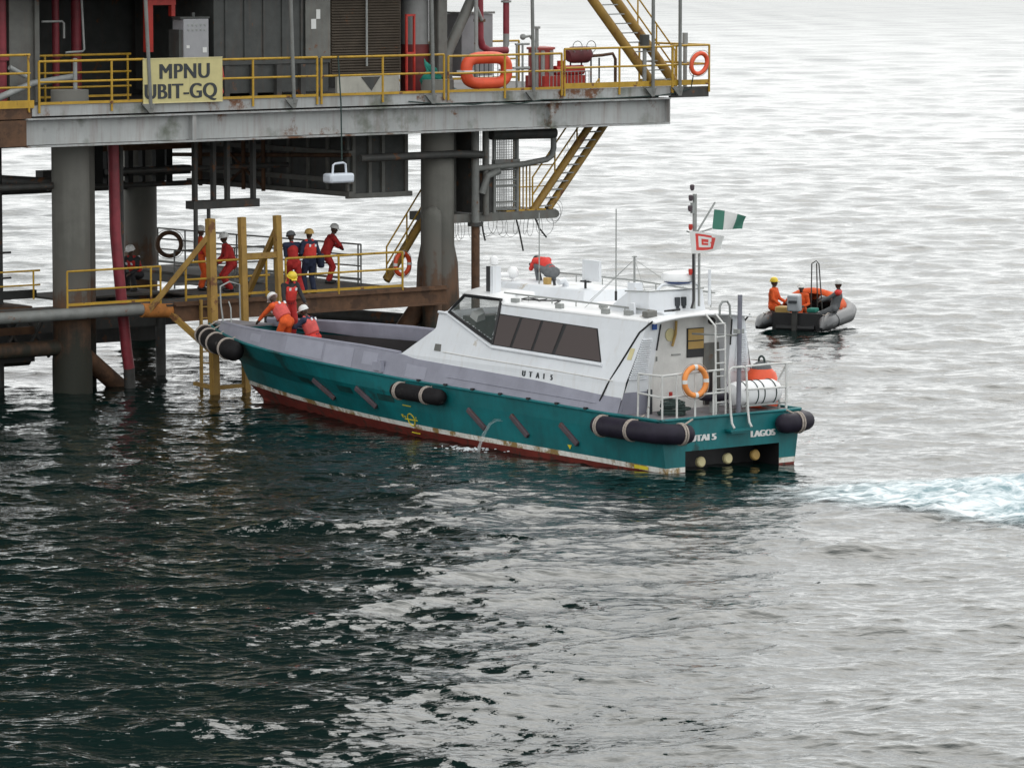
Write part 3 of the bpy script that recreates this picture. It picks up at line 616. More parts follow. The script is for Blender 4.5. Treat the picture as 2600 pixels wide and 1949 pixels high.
MB().tube([(13.5, -0.5, 6.45), (15.75, -0.5, 6.42)], 0.16, 16).build('header', M['module'], t)
MB().tube([(15.72, -0.5, 6.66), (15.72, -0.5, 6.0), (15.66, -0.5, 5.78), (15.48, -0.5, 5.68), (14.7, -0.5, 5.58), (12.9, -0.5, 5.5)], 0.085, 12).build('elbow_pipe', M['pole_grey'], t)
t = thing('caisson_pipe', 'brown vertical caisson pipe dropping behind the boat cabin', 'pipe', PLAT, (12.95, -0.4, 2))
MB().tube([(12.95, -0.5, -3), (12.95, -0.5, 3.9)], 0.12, 14).build('pipe_tube', M['rusty'], t)
MB().tube([(12.95, -0.5, 3.9), (12.95, -0.5, 4.0)], 0.22, 14).build('flange', M['steel_dark'], t)
MB().tube([(12.95, -0.5, 4.0), (12.95, -0.5, 6.7)], 0.11, 14).tube([(13.1, -0.6, 4.8), (13.3, -0.6, 5.3), (13.7, -0.6, 5.42)], 0.1, 10).build('upper_pipe', M['pole_grey'], t)
c = MB(); rnd = random.Random(3)
for i in range(17):
    a = 12.35 + 0.24 * i; c.ring((a, -0.1 + rnd.uniform(-.1, .1), 3.82 + rnd.uniform(-.05, .05) + (0.3 if i > 14 else 0)), (1, rnd.uniform(-.8, .8), 0), (rnd.uniform(-.2, .2), 0, 1), 0.24 + rnd.uniform(-.05, .03), 0.006, 18, 4, R2=0.3)
for i in range(9):
    c.ring((16.05 + 0.13 * i, 0.2, 4.1 + 0.27 * i), (1, rnd.uniform(-.8, .8), 0), (0, 0, 1), 0.15, 0.004, 16, 4)
single('razor_wire', 'loose coils of thin razor wire under the mesh cage', 'razor wire', (14, 0, 3.8), 'steel_dark', c)
for a, d, lb in ((13.4, 0.12, 'short bent rod hanging under the cage, left one'), (14.62, 0.25, 'long bent rod hanging under the cage, middle one'), (15.3, 0.4, 'slanted rod hanging under the cage, right one')):
    single('hanging_rod', lb, 'rod', (a, -0.2, 4.0), 'steel_dark', MB().tube([(a, -0.2, 4.0), (a + d * 0.4, -0.2, 3.7), (a + d, -0.2, 3.45 if a != 14.62 else 3.1)], 0.025, 6), 'rods hanging under the mesh cage')

# ------------------------------------------------------------------ dark module hung under the deck
t = thing('hanging_module', 'dark boxy module hung below the main deck between the legs', 'module', PLAT, (10, 1, 4.8))
MB().box(9.35, 11.35, 0.5, 8.2, 4.86, 6.66).build('module_shell', M['module'], t)
c = MB()
for b in np.arange(0.5, 8.3, 0.95): c.box(9.28, 9.35, b, b + 0.1, 4.9, 6.66)
for z in (4.82, 5.18, 5.95): c.box(9.18, 9.35, 0.3, 8.4, z, z + 0.14)
for a in (9.4, 9.95, 10.4, 11.2): c.box(a, a + 0.1, 0.42, 0.5, 4.9, 6.66)
c.box(9.2, 11.4, 0.36, 0.5, 4.76, 4.9)
c.build('frame', M['module_light'], t)
c = MB().box(4.2, 6.35, 0.5, 0.9, 4.66, 4.88)
for a in (4.3, 4.9, 5.35, 6.2): c.box(a, a + 0.1, 0.6, 0.75, 4.88, 6.7)
c.box(4.25, 4.33, 0.5, 0.6, 3.2, 4.67).box(4.68, 4.74, 0.5, 0.6, 3.2, 4.67)
c.build('service_tray', M['steel_dark'], t)
MB().box(4.2, 9.2, 8.2, 8.6, 5.1, 5.35).build('rear_beam', M['steel_dark'], t)
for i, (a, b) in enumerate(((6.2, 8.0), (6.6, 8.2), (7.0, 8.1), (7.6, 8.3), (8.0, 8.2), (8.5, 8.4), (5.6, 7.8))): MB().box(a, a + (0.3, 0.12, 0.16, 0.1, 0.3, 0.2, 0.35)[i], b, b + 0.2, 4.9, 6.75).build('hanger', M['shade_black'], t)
MB().box(5.4, 9.3, 7.9, 8.3, 5.85, 6.05).build('hanger_beam', M['rusty'], t)
c = MB().tube([(9.15, 0.2, 5.98), (9.1, 9.0, 5.62)], 0.06, 10)
for b in (4.2, 5.2, 6.1, 7.4): c.tube([(9.0, b, 4.8), (9.0, b, 6.7)], 0.06, 8)
c.tube([(9.0, 4.2, 5.9), (9.0, 6.1, 4.9)], 0.04, 8).tube([(9.0, 6.1, 5.9), (9.0, 4.2, 4.9)], 0.04, 8)
c.build('pipework', M['rusty'], t)
single('rope', 'long rope hanging from the railing down to the white cool box', 'rope', (7.45, -1.75, 6), 'rope_dark', MB().tube([(7.42, -1.7, 8.78), (7.44, -1.8, 7.5), (7.46, -1.8, 6.0), (7.4, -1.75, 5.88)], 0.02, 6))
t = thing('cool_box', 'white carrying box with a handle frame hanging on a rope', 'box', PLAT, (7.3, -1.75, 5.4))
MB().box(6.95, 7.75, -2.0, -1.6, 5.38, 5.64).build('box_body', M['box_white'], t, bevel=0.06)
MB().tube([(7.15, -1.8, 5.62), (7.17, -1.8, 5.86), (7.24, -1.8, 5.9), (7.5, -1.8, 5.92), (7.58, -1.8, 5.88), (7.6, -1.8, 5.62)], 0.03, 8).build('handle', M['box_white'], t)

# ------------------------------------------------------------------ landing
LZ = 2.3
t = thing('boat_landing', 'low brown steel boat landing with grated walkway between the legs', 'landing', PLAT, (6, 0, 0))
c = MB().box(2.3, 10.6, -1.05, 0.3, LZ - 0.06, LZ).box(4.6, 10.5, 0.3, 2.9, LZ - 0.055, LZ - 0.004).box(8.3, 10.45, 2.9, 10.4, LZ - 0.06, LZ)
c.box(-6, 2.3, -0.75, 0.4, LZ - 0.06, LZ)
c.box(1.0, 4.6, 2.4, 4.3, LZ - 0.06, LZ)
c.build('grating', M['grating'], t)
MB().box(2.5, 11.5, -1.1, -1.06, 1.86, 2.36).box(2.5, 11.5, -1.2, -0.96, 1.84, 1.88).box(2.5, 11.5, -1.2, -0.96, 2.25, 2.29).build('front_beam', M['rusty'], t)
c = MB()
for a in (3, 5, 7, 9): c.box(a - 0.07, a + 0.07, -0.95, 2.8, 2.05, 2.235)
for b in (1.2, 2.8): c.box(2.4, 10.5, b - 0.06, b + 0.06, 2.0, 2.23)
for a in (8.35, 10.4): c.box(a - 0.06, a + 0.06, 2.9, 10.4, 2.0, 2.23)
c.build('joist', M['steel_dark'], t)
MB().tube([(1.6, -0.9, 2.18), (2.55, -0.9, 2.12)], 0.19, 14).build('rusted_joint', M['rust_orange'], t)
for a, b in ((4.6, 2.8), (8.35, 10.4), (10.4, 6.0)): MB().tube([(a, b, -3), (a, b, 2.2)], 0.14, 12).build('pile', M['steel_dark'], t)
t = thing('fender_frame', 'old yellow timber posts and braces where the bow pushes on', 'fender posts', PLAT, (3.9, -2.2, 0))
for a, z0, wd in ((2.95, -1.5, 0.2), (3.95, -1.5, 0.17), (5.08, 0.2, 0.17)):
    MB().bar((a + 0.1, -2.25, z0), (a - 0.06, -2.25, 4.62), wd, wd, (0, 1, 0)).build('post', M['yellow_old'], t)
MB().bar((3.98, -2.25, 3.58), (5.12, -2.25, 3.58), 0.12, 0.15).build('cross_beam', M['yellow_old'], t)
for p, q in (((1.75, -1.0, 2.15), (2.86, -2.2, 4.15)), ((2.45, -1.0, 2.05), (2.95, -2.2, 1.12)), ((5.05, -2.15, 4.2), (5.3, -0.4, 2.35))):
    MB().bar(p, q, 0.13, 0.14).build('brace', M['yellow_old'], t)
MB().bar((2.9, -2.25, 0.15), (4.0, -2.25, 0.15), 0.1, 0.1).bar((3.0, -2.2, 0.15), (3.2, -1.0, 0.15), 0.1, 0.1).build('bottom_beam', M['yellow_old'], t)
t = thing('landing_ladder', 'thin rusty yellow ladder down to the water beside the timber posts', 'ladder', PLAT, (3.5, -1.15, 0))
for a in (3.28, 3.66): MB().bar((a, -1.2, -0.4), (a, -1.2, 2.4), 0.07, 0.07).build('stile', M['yellow_old'], t)
c = MB()
for z in np.arange(-0.2, 2.3, 0.3): c.tube([(3.28, -1.2, z), (3.66, -1.2, z)], 0.018, 6)
c.build('rungs', M['yellow_old'], t)
LG = 'guard rails around the lower landing'
guardrail('yellow landing rail in front of the standing men', (6.1, -1.08), (10.0, -1.08), 1.05, (0, 1.75, 3.9), z=LZ, group=LG)
guardrail('yellow landing rail left of the timber posts', (-0.6, -0.75), (2.3, -0.75), 1.0, (0, 2.6, 2.9), z=LZ, group=LG, mids=(0.5,), r=0.028)
guardrail('yellow landing rail just behind the timber posts', (3.2, -0.6), (5.9, -0.6), 1.05, (0, 0.9, 2.6), z=LZ, group=LG)
guardrail('grey landing rail receding to the left behind the men', (10.3, 1.3), (9.6, 7.6), 1.1, (0, 0.12, 1.9, 3.7, 5.2, 5.35, 6.3), mat='pole_grey', toe='pole_grey', z=LZ, group=LG, mids=(0.72, 0.45), r=0.024)
guardrail('grey landing rail far behind at the left of the back leg', (9.6, 7.8), (9.4, 10.3), 1.1, (0, 1.2, 2.5), mat='pole_grey', toe='pole_grey', z=LZ, group=LG, mids=(0.72, 0.45), r=0.024)
guardrail('grey landing rail between the front walkway and the receding one', (8.2, 3.0), (5.2, 3.0), 1.05, (0, 1.0, 2.0, 3.0), mat='pole_grey', toe='pole_grey', z=LZ, group=LG, mids=(0.6,), r=0.024)
guardrail('rusty landing rail at the left edge of the picture', (-6, 1.9), (-0.7, 1.9), 1.35, (0, 2.3, 3.2, 4.2, 4.9), mat='steel_dark', toe='rusty', z=LZ, group=LG, mids=(0.5,), r=0.03)
t = thing('outer_walkway', 'rusty walkway on cross braces behind the left leg', 'walkway', PLAT, (-4, 2, 2))
MB().box(-8, -0.6, 1.0, 2.6, LZ - 0.15, LZ - 0.02).box(-8, -0.6, 0.9, 1.0, 1.55, 1.75).build('deck', M['rusty'], t)
c = MB()
for a in (-2.4, -1.6, -0.9): c.tube([(a, 1.0, 2.2), (a + 0.8, 1.0, 0.9)], 0.05, 8).tube([(a + 0.8, 1.0, 2.2), (a, 1.0, 0.9)], 0.05, 8)
c.box(-8, -0.6, 0.9, 1.02, 0.82, 0.98)
c.build('lattice', M['steel_dark'], t)

MB().box(-9, -0.55, 3.0, 4.4, 2.95, 3.25).build('upper_step', M['rusty'], t)
c = MB().box(-9, -0.55, 0.85, 1.0, 2.5, 2.72).box(-9, -0.55, 2.6, 2.75, 1.9, 2.15).box(-9, -0.5, 3.2, 3.4, 1.2, 1.6)
for a in (-5.5, -4.0, -2.6, -1.2): c.box(a, a + 0.22, 1.2, 2.6, 0.9, 2.2)
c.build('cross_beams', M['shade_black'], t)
guardrail('yellow landing rail left of the front leg, running out of the picture', (-8, 0.6), (-0.6, 0.6), 0.75, (0, 2.0, 3.8, 5.4, 7.2), z=2.5, group=LG, mids=(0.5,), r=0.026, toe_h=0)
guardrail('brown rail on the upper step at the far left behind the leg', (-9, 4.3), (-0.8, 4.3), 1.1, (0, 3.0, 5.0, 6.3, 7.5, 8.2), mat='rusty', toe='rusty', z=3.25, group=LG, mids=(0.5,), r=0.026, toe_h=0)
solo(MB().tube([(-2.6, 1.0, 6.6), (-2.35, 1.0, 6.3), (-2.3, 1.0, 5.9), (-2.5, 1.0, 5.3), (-2.9, 1.0, 5.0)], 0.13, 12), 'curved_pipe', M['steel_dark'], 'dark curved pipe under the deck at the left edge', 'pipe', PLAT, (-2.5, 1, 5))
solo(MB().tube([(-2.45, 0.9, 6.0), (-2.3, 0.9, 4.2), (-2.05, 0.9, 3.0)], 0.012, 5), 'slack_line', M['steel_dark'], 'thin slack line hanging left of the front leg', 'line', PLAT, (-2.3, 0.9, 3))

# ------------------------------------------------------------------ crew boat
B = thing('crew_boat', 'teal and white crew boat with its bow pushed against the landing', 'boat', BOAT, (0, 0, 0))
def bm(name, mat, mb, parent=None, **k): return mb.build(name, [M[x] for x in mat] if isinstance(mat, tuple) else M[mat], parent or B, **k)
def sheer_z(u): return np.interp(u, [0, 2, 4, 9.5, 13, 17, 20.6], [1.25, 1.26, 1.30, 1.40, 1.52, 1.68, 1.86])
def fair(s, s0, p, end=0.0): return 1.0 if s < s0 else end + (1 - end) * max(0.0, 1 - ((s - s0) / (1 - s0)) ** p)
LEV = [  # length, half breadth, fullness start, power, end fraction, z(u)
    (18.3, 0.02, 0.0, 1, 1, lambda u: np.interp(u, [0, 12, 18.3], [-0.75, -0.7, -0.3])),
    (18.75, 1.80, 0.30, 1.7, 0.0, lambda u: np.interp(u, [0, 10, 15, 18.75], [-0.25, -0.22, -0.1, 0.12])),
    (19.25, 1.93, 0.36, 1.9, 0.0, lambda u: 0.05 + 0.0165 * u),
    (19.33, 1.95, 0.37, 1.95, 0.0, lambda u: 0.17 + 0.0160 * u),
    (19.6, 2.00, 0.42, 2.1, 0.03, lambda u: np.interp(u, [0, 10, 19.6], [0.52, 0.68, 0.95])),
    (20.3, 2.06, 0.50, 2.4, 0.10, lambda u: 0.5 * (sheer_z(u) + np.interp(u, [0, 10, 20.3], [0.52, 0.68, 0.95]))),
    (20.6, 2.10, 0.56, 2.7, 0.16, sheer_z)]
NS = 56
def lev(k, s):
    L, b, s0, p, e, zf = LEV[k]; u = L * s; return (u, b * fair(s, s0, p, e), float(zf(u)))
def hv(u, z):                                                 # port hull surface half breadth
    for k in range(3, 6):
        sa = min(1, u / LEV[k][0]); sb_ = min(1, u / LEV[k + 1][0]); (_, va, za), (_, vb, zb) = lev(k, sa), lev(k + 1, sb_)
        if z <= zb or k == 5: return va + (vb - va) * (z - za) / (zb - za)
SS = [1 - (1 - i / NS) ** 1.35 for i in range(NS + 1)]
hm = MB()
for k in range(len(LEV) - 1):
    hm.cur = 0 if k < 2 else 1 if k == 2 else 2
    for sg in (1, -1):
        A = [lev(k, s) for s in SS]; Bq = [lev(k + 1, s) for s in SS]
        hm.sheet([[(u, sg * v, z) for u, v, z in (A if sg > 0 else Bq)], [(u, sg * v, z) for u, v, z in (Bq if sg > 0 else A)]][::-1])
hm.cur = 2; e = [lev(k, 1.0) for k in range(4, 7)]
hm.sheet([[(u, -v, z) for u, v, z in e], [(u, v, z) for u, v, z in e]])
bm('hull', ('hull_red', 'hull_stripe', 'teal'), hm)
tm = MB()
def tq(z0, z1, v0, v1, col):
    tm.cur = col; tm.add([(0, v0, z0), (0, v1, z0), (0, v1, z1), (0, v0, z1)], [(0, 1, 2, 3)])
bz = [(-0.75, 0.02), (-0.25, 1.80), (0.05, 1.93), (0.17, 1.95), (0.52, 2.0), (0.885, 2.06), (1.25, 2.1)]
for i in range(6):
    (za, va), (zb, vb) = bz[i], bz[i + 1]; tm.cur = 0 if i < 2 else 1 if i == 2 else 2
    if i in (1, 2, 3):
        tm.add([(0, 1.37, za), (0, va, za), (0, vb, zb), (0, 1.37, zb)], [(0, 1, 2, 3)]); tm.add([(0, -va, za), (0, -1.45, za), (0, -1.45, zb), (0, -vb, zb)], [(0, 1, 2, 3)])
    else: tm.add([(0, -va, za), (0, va, za), (0, vb, zb), (0, -vb, zb)], [(0, 1, 2, 3)])
bm('transom', ('hull_red', 'hull_stripe', 'teal'), tm, smooth=False)
r = MB()
r.add([(0, -1.45, 0.52), (0, 1.37, 0.52), (0.9, 1.37, 0.52), (0.9, -1.45, 0.52), (0, -1.45, -0.3), (0, 1.37, -0.3), (0.9, 1.37, -0.3), (0.9, -1.45, -0.3)], [(0, 1, 2, 3), (3, 2, 6, 7), (1, 5, 6, 2), (0, 3, 7, 4), (4, 7, 6, 5)])
bm('jet_recess', 'black', r, smooth=False)
for v, z, mt in ((0.61, 0.2, 'cream'), (-0.2, 0.22, 'cream'), (-1.03, 0.24, 'tan')):
    bm('jet_nozzle', mt, MB().lathe([(0.10, 0), (0.125, 0.03), (0.125, 0.1), (0.09, 0.12)], (0.3, v, z), (1, 0, -0.1), 20))
bm('rubbing_strake', 'teal', MB().tube([(lev(6, s)[0], lev(6, s)[1] + 0.01, lev(6, s)[2] + 0.01) for s in SS], 0.035, 8).tube([(lev(6, s)[0], -lev(6, s)[1] - 0.01, lev(6, s)[2] + 0.01) for s in SS], 0.035, 8).tube([(-0.01, -2.1, 1.26), (-0.01, 2.1, 1.26)], 0.035, 8))
# decks
bm('aft_deck', 'deck_grey', MB().add([(0.02, -2.07, 1.235), (0.02, 2.07, 1.235), (2.3, 2.07, 1.235), (2.3, -2.07, 1.235)], [(0, 3, 2, 1)]))
def fdz(u): return 1.22 + max(0, u - 18) * 0.2
fd = np.linspace(9.2, 20.0, 40)
bm('fore_deck', 'deck_grey', MB().sheet([[(u, -(hv(u, fdz(u)) - 0.06), fdz(u)) for u in fd], [(u, hv(u, fdz(u)) - 0.06, fdz(u)) for u in fd]][::-1]))
bm('bow_platform', 'deck_grey', MB().prism([(19.2, -0.72, 1.88), (20.5, -0.3, 1.90), (20.5, 0.3, 1.90), (19.2, 0.72, 1.88)], (0, 0, 0.05)))
# bulwark: the lilac band from the stern to the bow
def bul_z(u): return np.interp(u, [0, 2.2, 9.5, 10.0, 11.6, 14.5, 19.3], [1.70, 1.72, 1.92, 2.0, 2.05, 2.08, 2.02])
def bul_v(u, s): return lev(6, s)[1] - np.interp(u, [0, 10, 19.5], [0.17, 0.17, 0.12])
for sg in (1, -1):
    m = MB(); st = [u / 20.6 for u in np.linspace(1.56, 19.45, 70)]
    lo, hi, hi2, lo2 = [], [], [], []
    for s in st:
        u = s * 20.6; v0 = lev(6, s)[1]; z0 = lev(6, s)[2]; v1 = bul_v(u, s); z1 = float(bul_z(u))
        lo.append((u, sg * (v0 - 0.015), z0 + 0.02)); hi.append((u, sg * v1, z1)); hi2.append((u, sg * (v1 - 0.09), z1)); lo2.append((u, sg * (v0 - 0.16), z0 + 0.06))
    rows = [lo, hi, hi2, lo2]
    m.cur = 0; m.sheet(rows[::-1] if sg < 0 else rows)
    bm('bulwark', 'lilac', m)
    c = [(h[0], h[1] - sg * 0.045, h[2] + 0.01) for h in hi if h[0] > 10.0]
    MB().tube(c, 0.05, 8).build('bulwark_cap', M['lilac'], B)
    MB().sheet([[(u, v - sg * 0.012, z - 0.32) for u, v, z in hi2 if u > 9.9], [(u, sg * (hv(u, fdz(u)) - 0.08), fdz(u) + 0.01) for u, v, z in hi2 if u > 9.9]][::(1 if sg > 0 else -1)]).build('inner_dark_side', M['black'], B)  # black sheet over the lower inside of the bulwark
def side_v(u, z):                                           # port surface of the lilac band
    s = u / 20.6; v0 = lev(6, s)[1] - 0.015; v1 = bul_v(u, s); z0 = lev(6, s)[2] + 0.02; z1 = float(bul_z(u)); return v0 + (v1 - v0) * (z - z0) / (z1 - z0)
for u0, u1, f0, f1 in ((13.2, 14.9, 0.15, 0.96), (11.9, 13.1, 0.05, 0.9), (10.9, 11.5, 0.3, 0.85), (8.9, 9.7, 0.1, 0.7), (16.3, 16.9, 0.3, 0.8)):
    us = np.linspace(u0, u1, 6); g = []
    for f in (f0, f1):
        row = []
        for u in us:
            s = u / 20.6; z0 = lev(6, s)[2] + 0.02; z = z0 + (float(bul_z(u)) - z0) * f; row.append((u, side_v(u, z) + 0.006, z))
        g.append(row)
    MB().sheet(g).build('repaint_patch', M['lilac_patch'], B)
bm('fairlead', 'lilac_patch', MB().box(10.6, 10.95, side_v(10.8, 1.65) - 0.02, side_v(10.8, 1.65) + 0.09, 1.55, 1.75).box(10.55, 10.65, side_v(10.8, 1.6), side_v(10.8, 1.6) + 0.1, 1.52, 1.8))
# deckhouse sides
def W(z, k=1):                                               # half breadth of the house by height
    return np.interp(z, [1.25, 1.72, 2.0, 2.38, 3.12, 3.42, 3.6], [2.06, 1.93, 1.90, 1.76, 1.52, 1.44, 1.40])
def aft_u(z): return np.interp(z, [1.25, 3.45], [1.60, 1.22])
def fore_u(z): return np.interp(z, [1.4, 1.95, 2.0, 2.66, 2.72, 3.06, 3.10, 3.55], [10.3, 10.12, 10.05, 9.0, 8.97, 9.0, 8.70, 8.18])
def roof_edge(u): return np.interp(u, [1.0, 6.62, 6.75, 8.2], [3.39, 3.42, 3.54, 3.56])
side_poly_z = [1.86, 2.12, 2.30, 2.40, 3.12, 3.42]
for sg in (1, -1):
    m = MB()
    zs = [1.6, 1.9, 2.0, 2.05, 2.2, 2.3] + list(np.arange(2.40, 3.401, 0.04))
    rows = []
    for z in zs:
        rows.append([(aft_u(z) + (fore_u(z) - aft_u(z)) * t, sg * W(z), z) for t in np.linspace(0, 1, 90)])
    def opening(u, z):                                        # behind the forward wheelhouse pane
        q = [(8.52, 3.12), (6.72, 2.56), (6.79, 3.5), (8.10, 3.5)]
        return all((q[(i + 1) % 4][0] - q[i][0]) * (z - q[i][1]) - (q[(i + 1) % 4][1] - q[i][1]) * (u - q[i][0]) < 0 for i in range(4))
    if sg > 0: rows = rows[::-1]
    for i in range(len(rows) - 1):
        for k in range(89):
            qd = [rows[i][k], rows[i][k + 1], rows[i + 1][k + 1], rows[i + 1][k]]
            if not opening(sum(p[0] for p in qd) / 4, sum(p[2] for p in qd) / 4): m.add(qd, [(0, 1, 2, 3)])
    bm('house_side', 'white', m)
# front wall of the house, windscreen, roof
fw = MB(); rows = []
for z in (1.5, 2.0, 2.3, 2.66, 2.72, 3.06): rows.append([(fore_u(z) + 0.35 * (1 - (v / W(z)) ** 2), v, z) for v in np.linspace(-W(z), W(z), 11)])
fw.sheet(rows); bm('house_front', 'white', fw)
ws = MB(); rows = []
for z in (3.06, 3.10, 3.55): rows.append([(fore_u(max(z, 3.09)) + 0.35 * (1 - (v / W(z)) ** 2), v, z) for v in np.linspace(-W(z), W(z), 11)])
ws.sheet(rows); bm('windscreen', 'clear', ws)
def crown(u, v): 
    e = roof_edge(u); return e + 0.115 * (1 - min(1, abs(v) / 1.45) ** 2.2)
rf = MB(); us = [0.98, 1.2, 2, 3.5, 5, 6.62, 6.75, 7.5, 8.25]; rows = []
for u in us:
    fx = lambda v: u + (0.36 * (1 - (v / 1.45) ** 2) if u > 8 else 0)
    rows.append([(fx(v), v * (1.0 if u < 6.7 else 0.975), crown(u, v)) for v in np.linspace(-1.46, 1.46, 19)])
rf.sheet(rows[::-1])
o = bm('roof', 'white_bright', rf); sm = o.modifiers.new('t', 'SOLIDIFY'); sm.thickness = 0.05; sm.offset = -1
# raised wheelhouse roof section
rb = MB()
pts = lambda u, z, v0, v1: [(u, v0, z), (u, v1, z)]
b0 = [(8.75, 0.5), (8.75, -1.15), (4.75, -1.15), (4.75, 0.5)]; b1 = [(8.35, 0.28), (8.35, -1.0), (4.95, -1.0), (4.95, 0.28)]
rb.hexa([(u, v, 3.5) for u, v in b0[::-1]] + [(u, v, 3.80) for u, v in b1[::-1]]); bm('roof_hatch_block', 'white', rb, bevel=0.04)
# side windows, set 6 mm proud of the house side
def on_side(u, z, off=0.006): return (u, W(z) + off, z)
def sidequad(pts_, off, name, mat, n=8, sg=1):
    (a, b, c, d) = pts_; g = []
    for i in range(n + 1):
        t = i / n; row = []
        for j in range(n + 1):
            q = j / n
            u = (a[0] * (1 - q) + b[0] * q) * (1 - t) + (d[0] * (1 - q) + c[0] * q) * t; z = (a[1] * (1 - q) + b[1] * q) * (1 - t) + (d[1] * (1 - q) + c[1] * q) * t
            row.append((u, sg * (W(z) + off), z))
        g.append(row)
    m = MB(); m.sheet(g if sg < 0 else g[::-1]); return bm(name, mat, m)
for sg in (1, -1):
    sidequad([(6.66, 2.46), (2.52, 2.37), (2.95, 3.11), (6.70, 3.19)], 0.008, 'window_surround', 'black', sg=sg)
    for (ub0, ub1, ut0, ut1) in ((6.60, 5.98, 6.64, 5.86), (5.88, 5.17, 5.76, 5.06), (5.07, 4.37, 4.96, 4.22), (4.25, 2.56, 4.08, 2.98)):
        zb = lambda u: 2.375 + 0.02 * (u - 2.5); zt_ = lambda u: 3.09 + 0.02 * (u - 2.95)
        sidequad([(ub0, zb(ub0) + 0.02), (ub1, zb(ub1) + 0.02), (ut1, zt_(ut1)), (ut0, zt_(ut0))], 0.016, 'side_window', 'tint', sg=sg)
    fq = [(8.60, 3.10), (6.64, 2.50), (6.71, 3.51), (8.14, 3.52)]
    m = MB().tube([(u, sg * (W(z) + 0.012), z) for a_, b_ in zip(fq, fq[1:] + fq[:1]) for u, z in ((a_[0] + (b_[0] - a_[0]) * t, a_[1] + (b_[1] - a_[1]) * t) for t in (0, 0.33, 0.66))], 0.045, 6, closed=True); m.build('wheelhouse_window_frame', M['black'], B)
    sidequad([(8.56, 3.12), (6.68, 2.54), (6.75, 3.47), (8.13, 3.49)], 0.02, 'wheelhouse_window', 'clear', sg=sg)
    ledge = [on_side(u, z, 0.02) for u, z in ((9.0, 3.07), (8.66, 3.06), (6.62, 2.40), (2.46, 2.31))]
    MB().tube([(u, sg * v, z) for u, v, z in ledge], 0.035, 8).build('window_ledge', M['white'], B)
    MB().tube([(u, sg * (W(z) + 0.004), z) for u, z in ((8.45, 2.16), (7, 2.12), (4, 2.06), (1.95, 2.0))], 0.014, 6).build('crease', M['bulkhead'], B)
    MB().tube([(u, sg * (side_v(u, z) + 0.004), z) for u, z in ((8.1, 1.60), (6, 1.545), (4, 1.50), (2.4, 1.46))], 0.012, 6).build('crease', M['lilac'], B)
    MB().tube([(u, sg * (max(W(z), 0) + 0.012), z) for u, z in ((2.3, 1.52), (2.12, 1.9), (1.44, 3.13))] + [(1.06, sg * 1.46, 3.40)], 0.022, 6).build('seam', M['black'], B)
bm('scuttle', 'module_light', MB().hexa([(8.55, W(2.2) - 0.02, 2.17), (8.8, W(2.2) - 0.02, 2.17), (8.8, W(2.2) + 0.03, 2.17), (8.55, W(2.2) + 0.03, 2.17), (8.6, W(2.32) - 0.02, 2.33), (8.8, W(2.32) - 0.02, 2.33), (8.8, W(2.32) + 0.03, 2.33), (8.6, W(2.32) + 0.03, 2.33)]))
# chart papers and seat seen through the wheelhouse glass
bm('wheelhouse_console', 'module_light', MB().box(8.0, 8.5, -1.2, 1.2, 2.5, 3.0).box(6.9, 7.5, 0.4, 1.0, 2.3, 3.1).box(6.2, 6.3, -1.4, 1.4, 2.0, 3.4))
bm('chart_papers', 'flag_white', MB().hexa([(7.75, 1.1, 2.95), (8.15, 1.0, 3.0), (8.1, 1.3, 3.0), (7.7, 1.4, 2.9), (7.7, 1.15, 3.12), (8.0, 1.0, 3.2), (8.0, 1.3, 3.15), (7.65, 1.4, 3.05)]))
# lettering on the side: stencil on the white band above the lilac one
zt0 = 1.845; dv = (W(1.98) - W(1.85)) / 0.13
def letters(parent, body, u0, z0, size, step):
    u = u0
    for ch in body:
        if ch != ' ': text(ch, size, (u, W(z0 + 0.05) + 0.012, z0 + 0.008 * (u - 5)), (-1, 0, -0.008), (0, dv, 1), M['ink'], parent, bold=0.007, wide=0.9)
        u -= step
letters(B, 'UTAI', 5.28, zt0, 0.185, 0.265); letters(B, '5', 4.22, zt0, 0.185, 0.25)
# stern lettering
for body, v in (('UTAI 5', 1.24), ('LAGOS', -0.58)):
    text(body, 0.205, (-0.012, v, 0.735 if v > 0 else 0.71), (0, -1, 0), (0, 0, 1), M['flag_white'], B, bold=0.0085, wide=1.22 if v > 0 else 1.1, space=1.04)
# side markings
PN = Vector((0, 1, 0))
for u, v0 in ((8.45, 0), ):
    pass
for i, (ua, za_, ub, zb_) in enumerate(((13.84, 1.06, 13.23, 0.61), (11.75, 1.04, 11.1, 0.60), (7.17, 0.91, 6.57, 0.48), (5.5, 0.91, 4.94, 0.46), (3.65, 0.87, 3.08, 0.44))):
    p, q = (ua, hv(ua, za_) + 0.03, za_), (ub, hv(ub, zb_) + 0.03, zb_)
    MB().bar(p, q, 0.13, 0.09, (0, 1, 0)).build('diagonal_guard', M['anode'], B, bevel=0.02)
for ua, z in ((14.85, 1.0), (12.75, 0.96), (10.9, 0.91)):
    us = np.linspace(ua, ua - 0.7, 5); MB().sheet([[(u, hv(u, z - 0.1) + 0.008, z - 0.1 - (ua - u) * 0.02) for u in us], [(u, hv(u, z + 0.06) + 0.008, z + 0.06 - (ua - u) * 0.02) for u in us]][::-1]).build('scuffed_plate', M['deep_teal'], B)
mk('mark_yellow', (0.62, 0.5, 0.02), 0.5, 0.1)
m = MB(); uc, zc_ = 9.65, 0.42
def hp(u, z): return (u, hv(u, z) + 0.008, z)
m.tube([hp(uc + 0.15 * math.cos(t), zc_ + 0.15 * math.sin(t)) for t in np.linspace(0, 6.283, 25)[:-1]], 0.016, 6, closed=True)
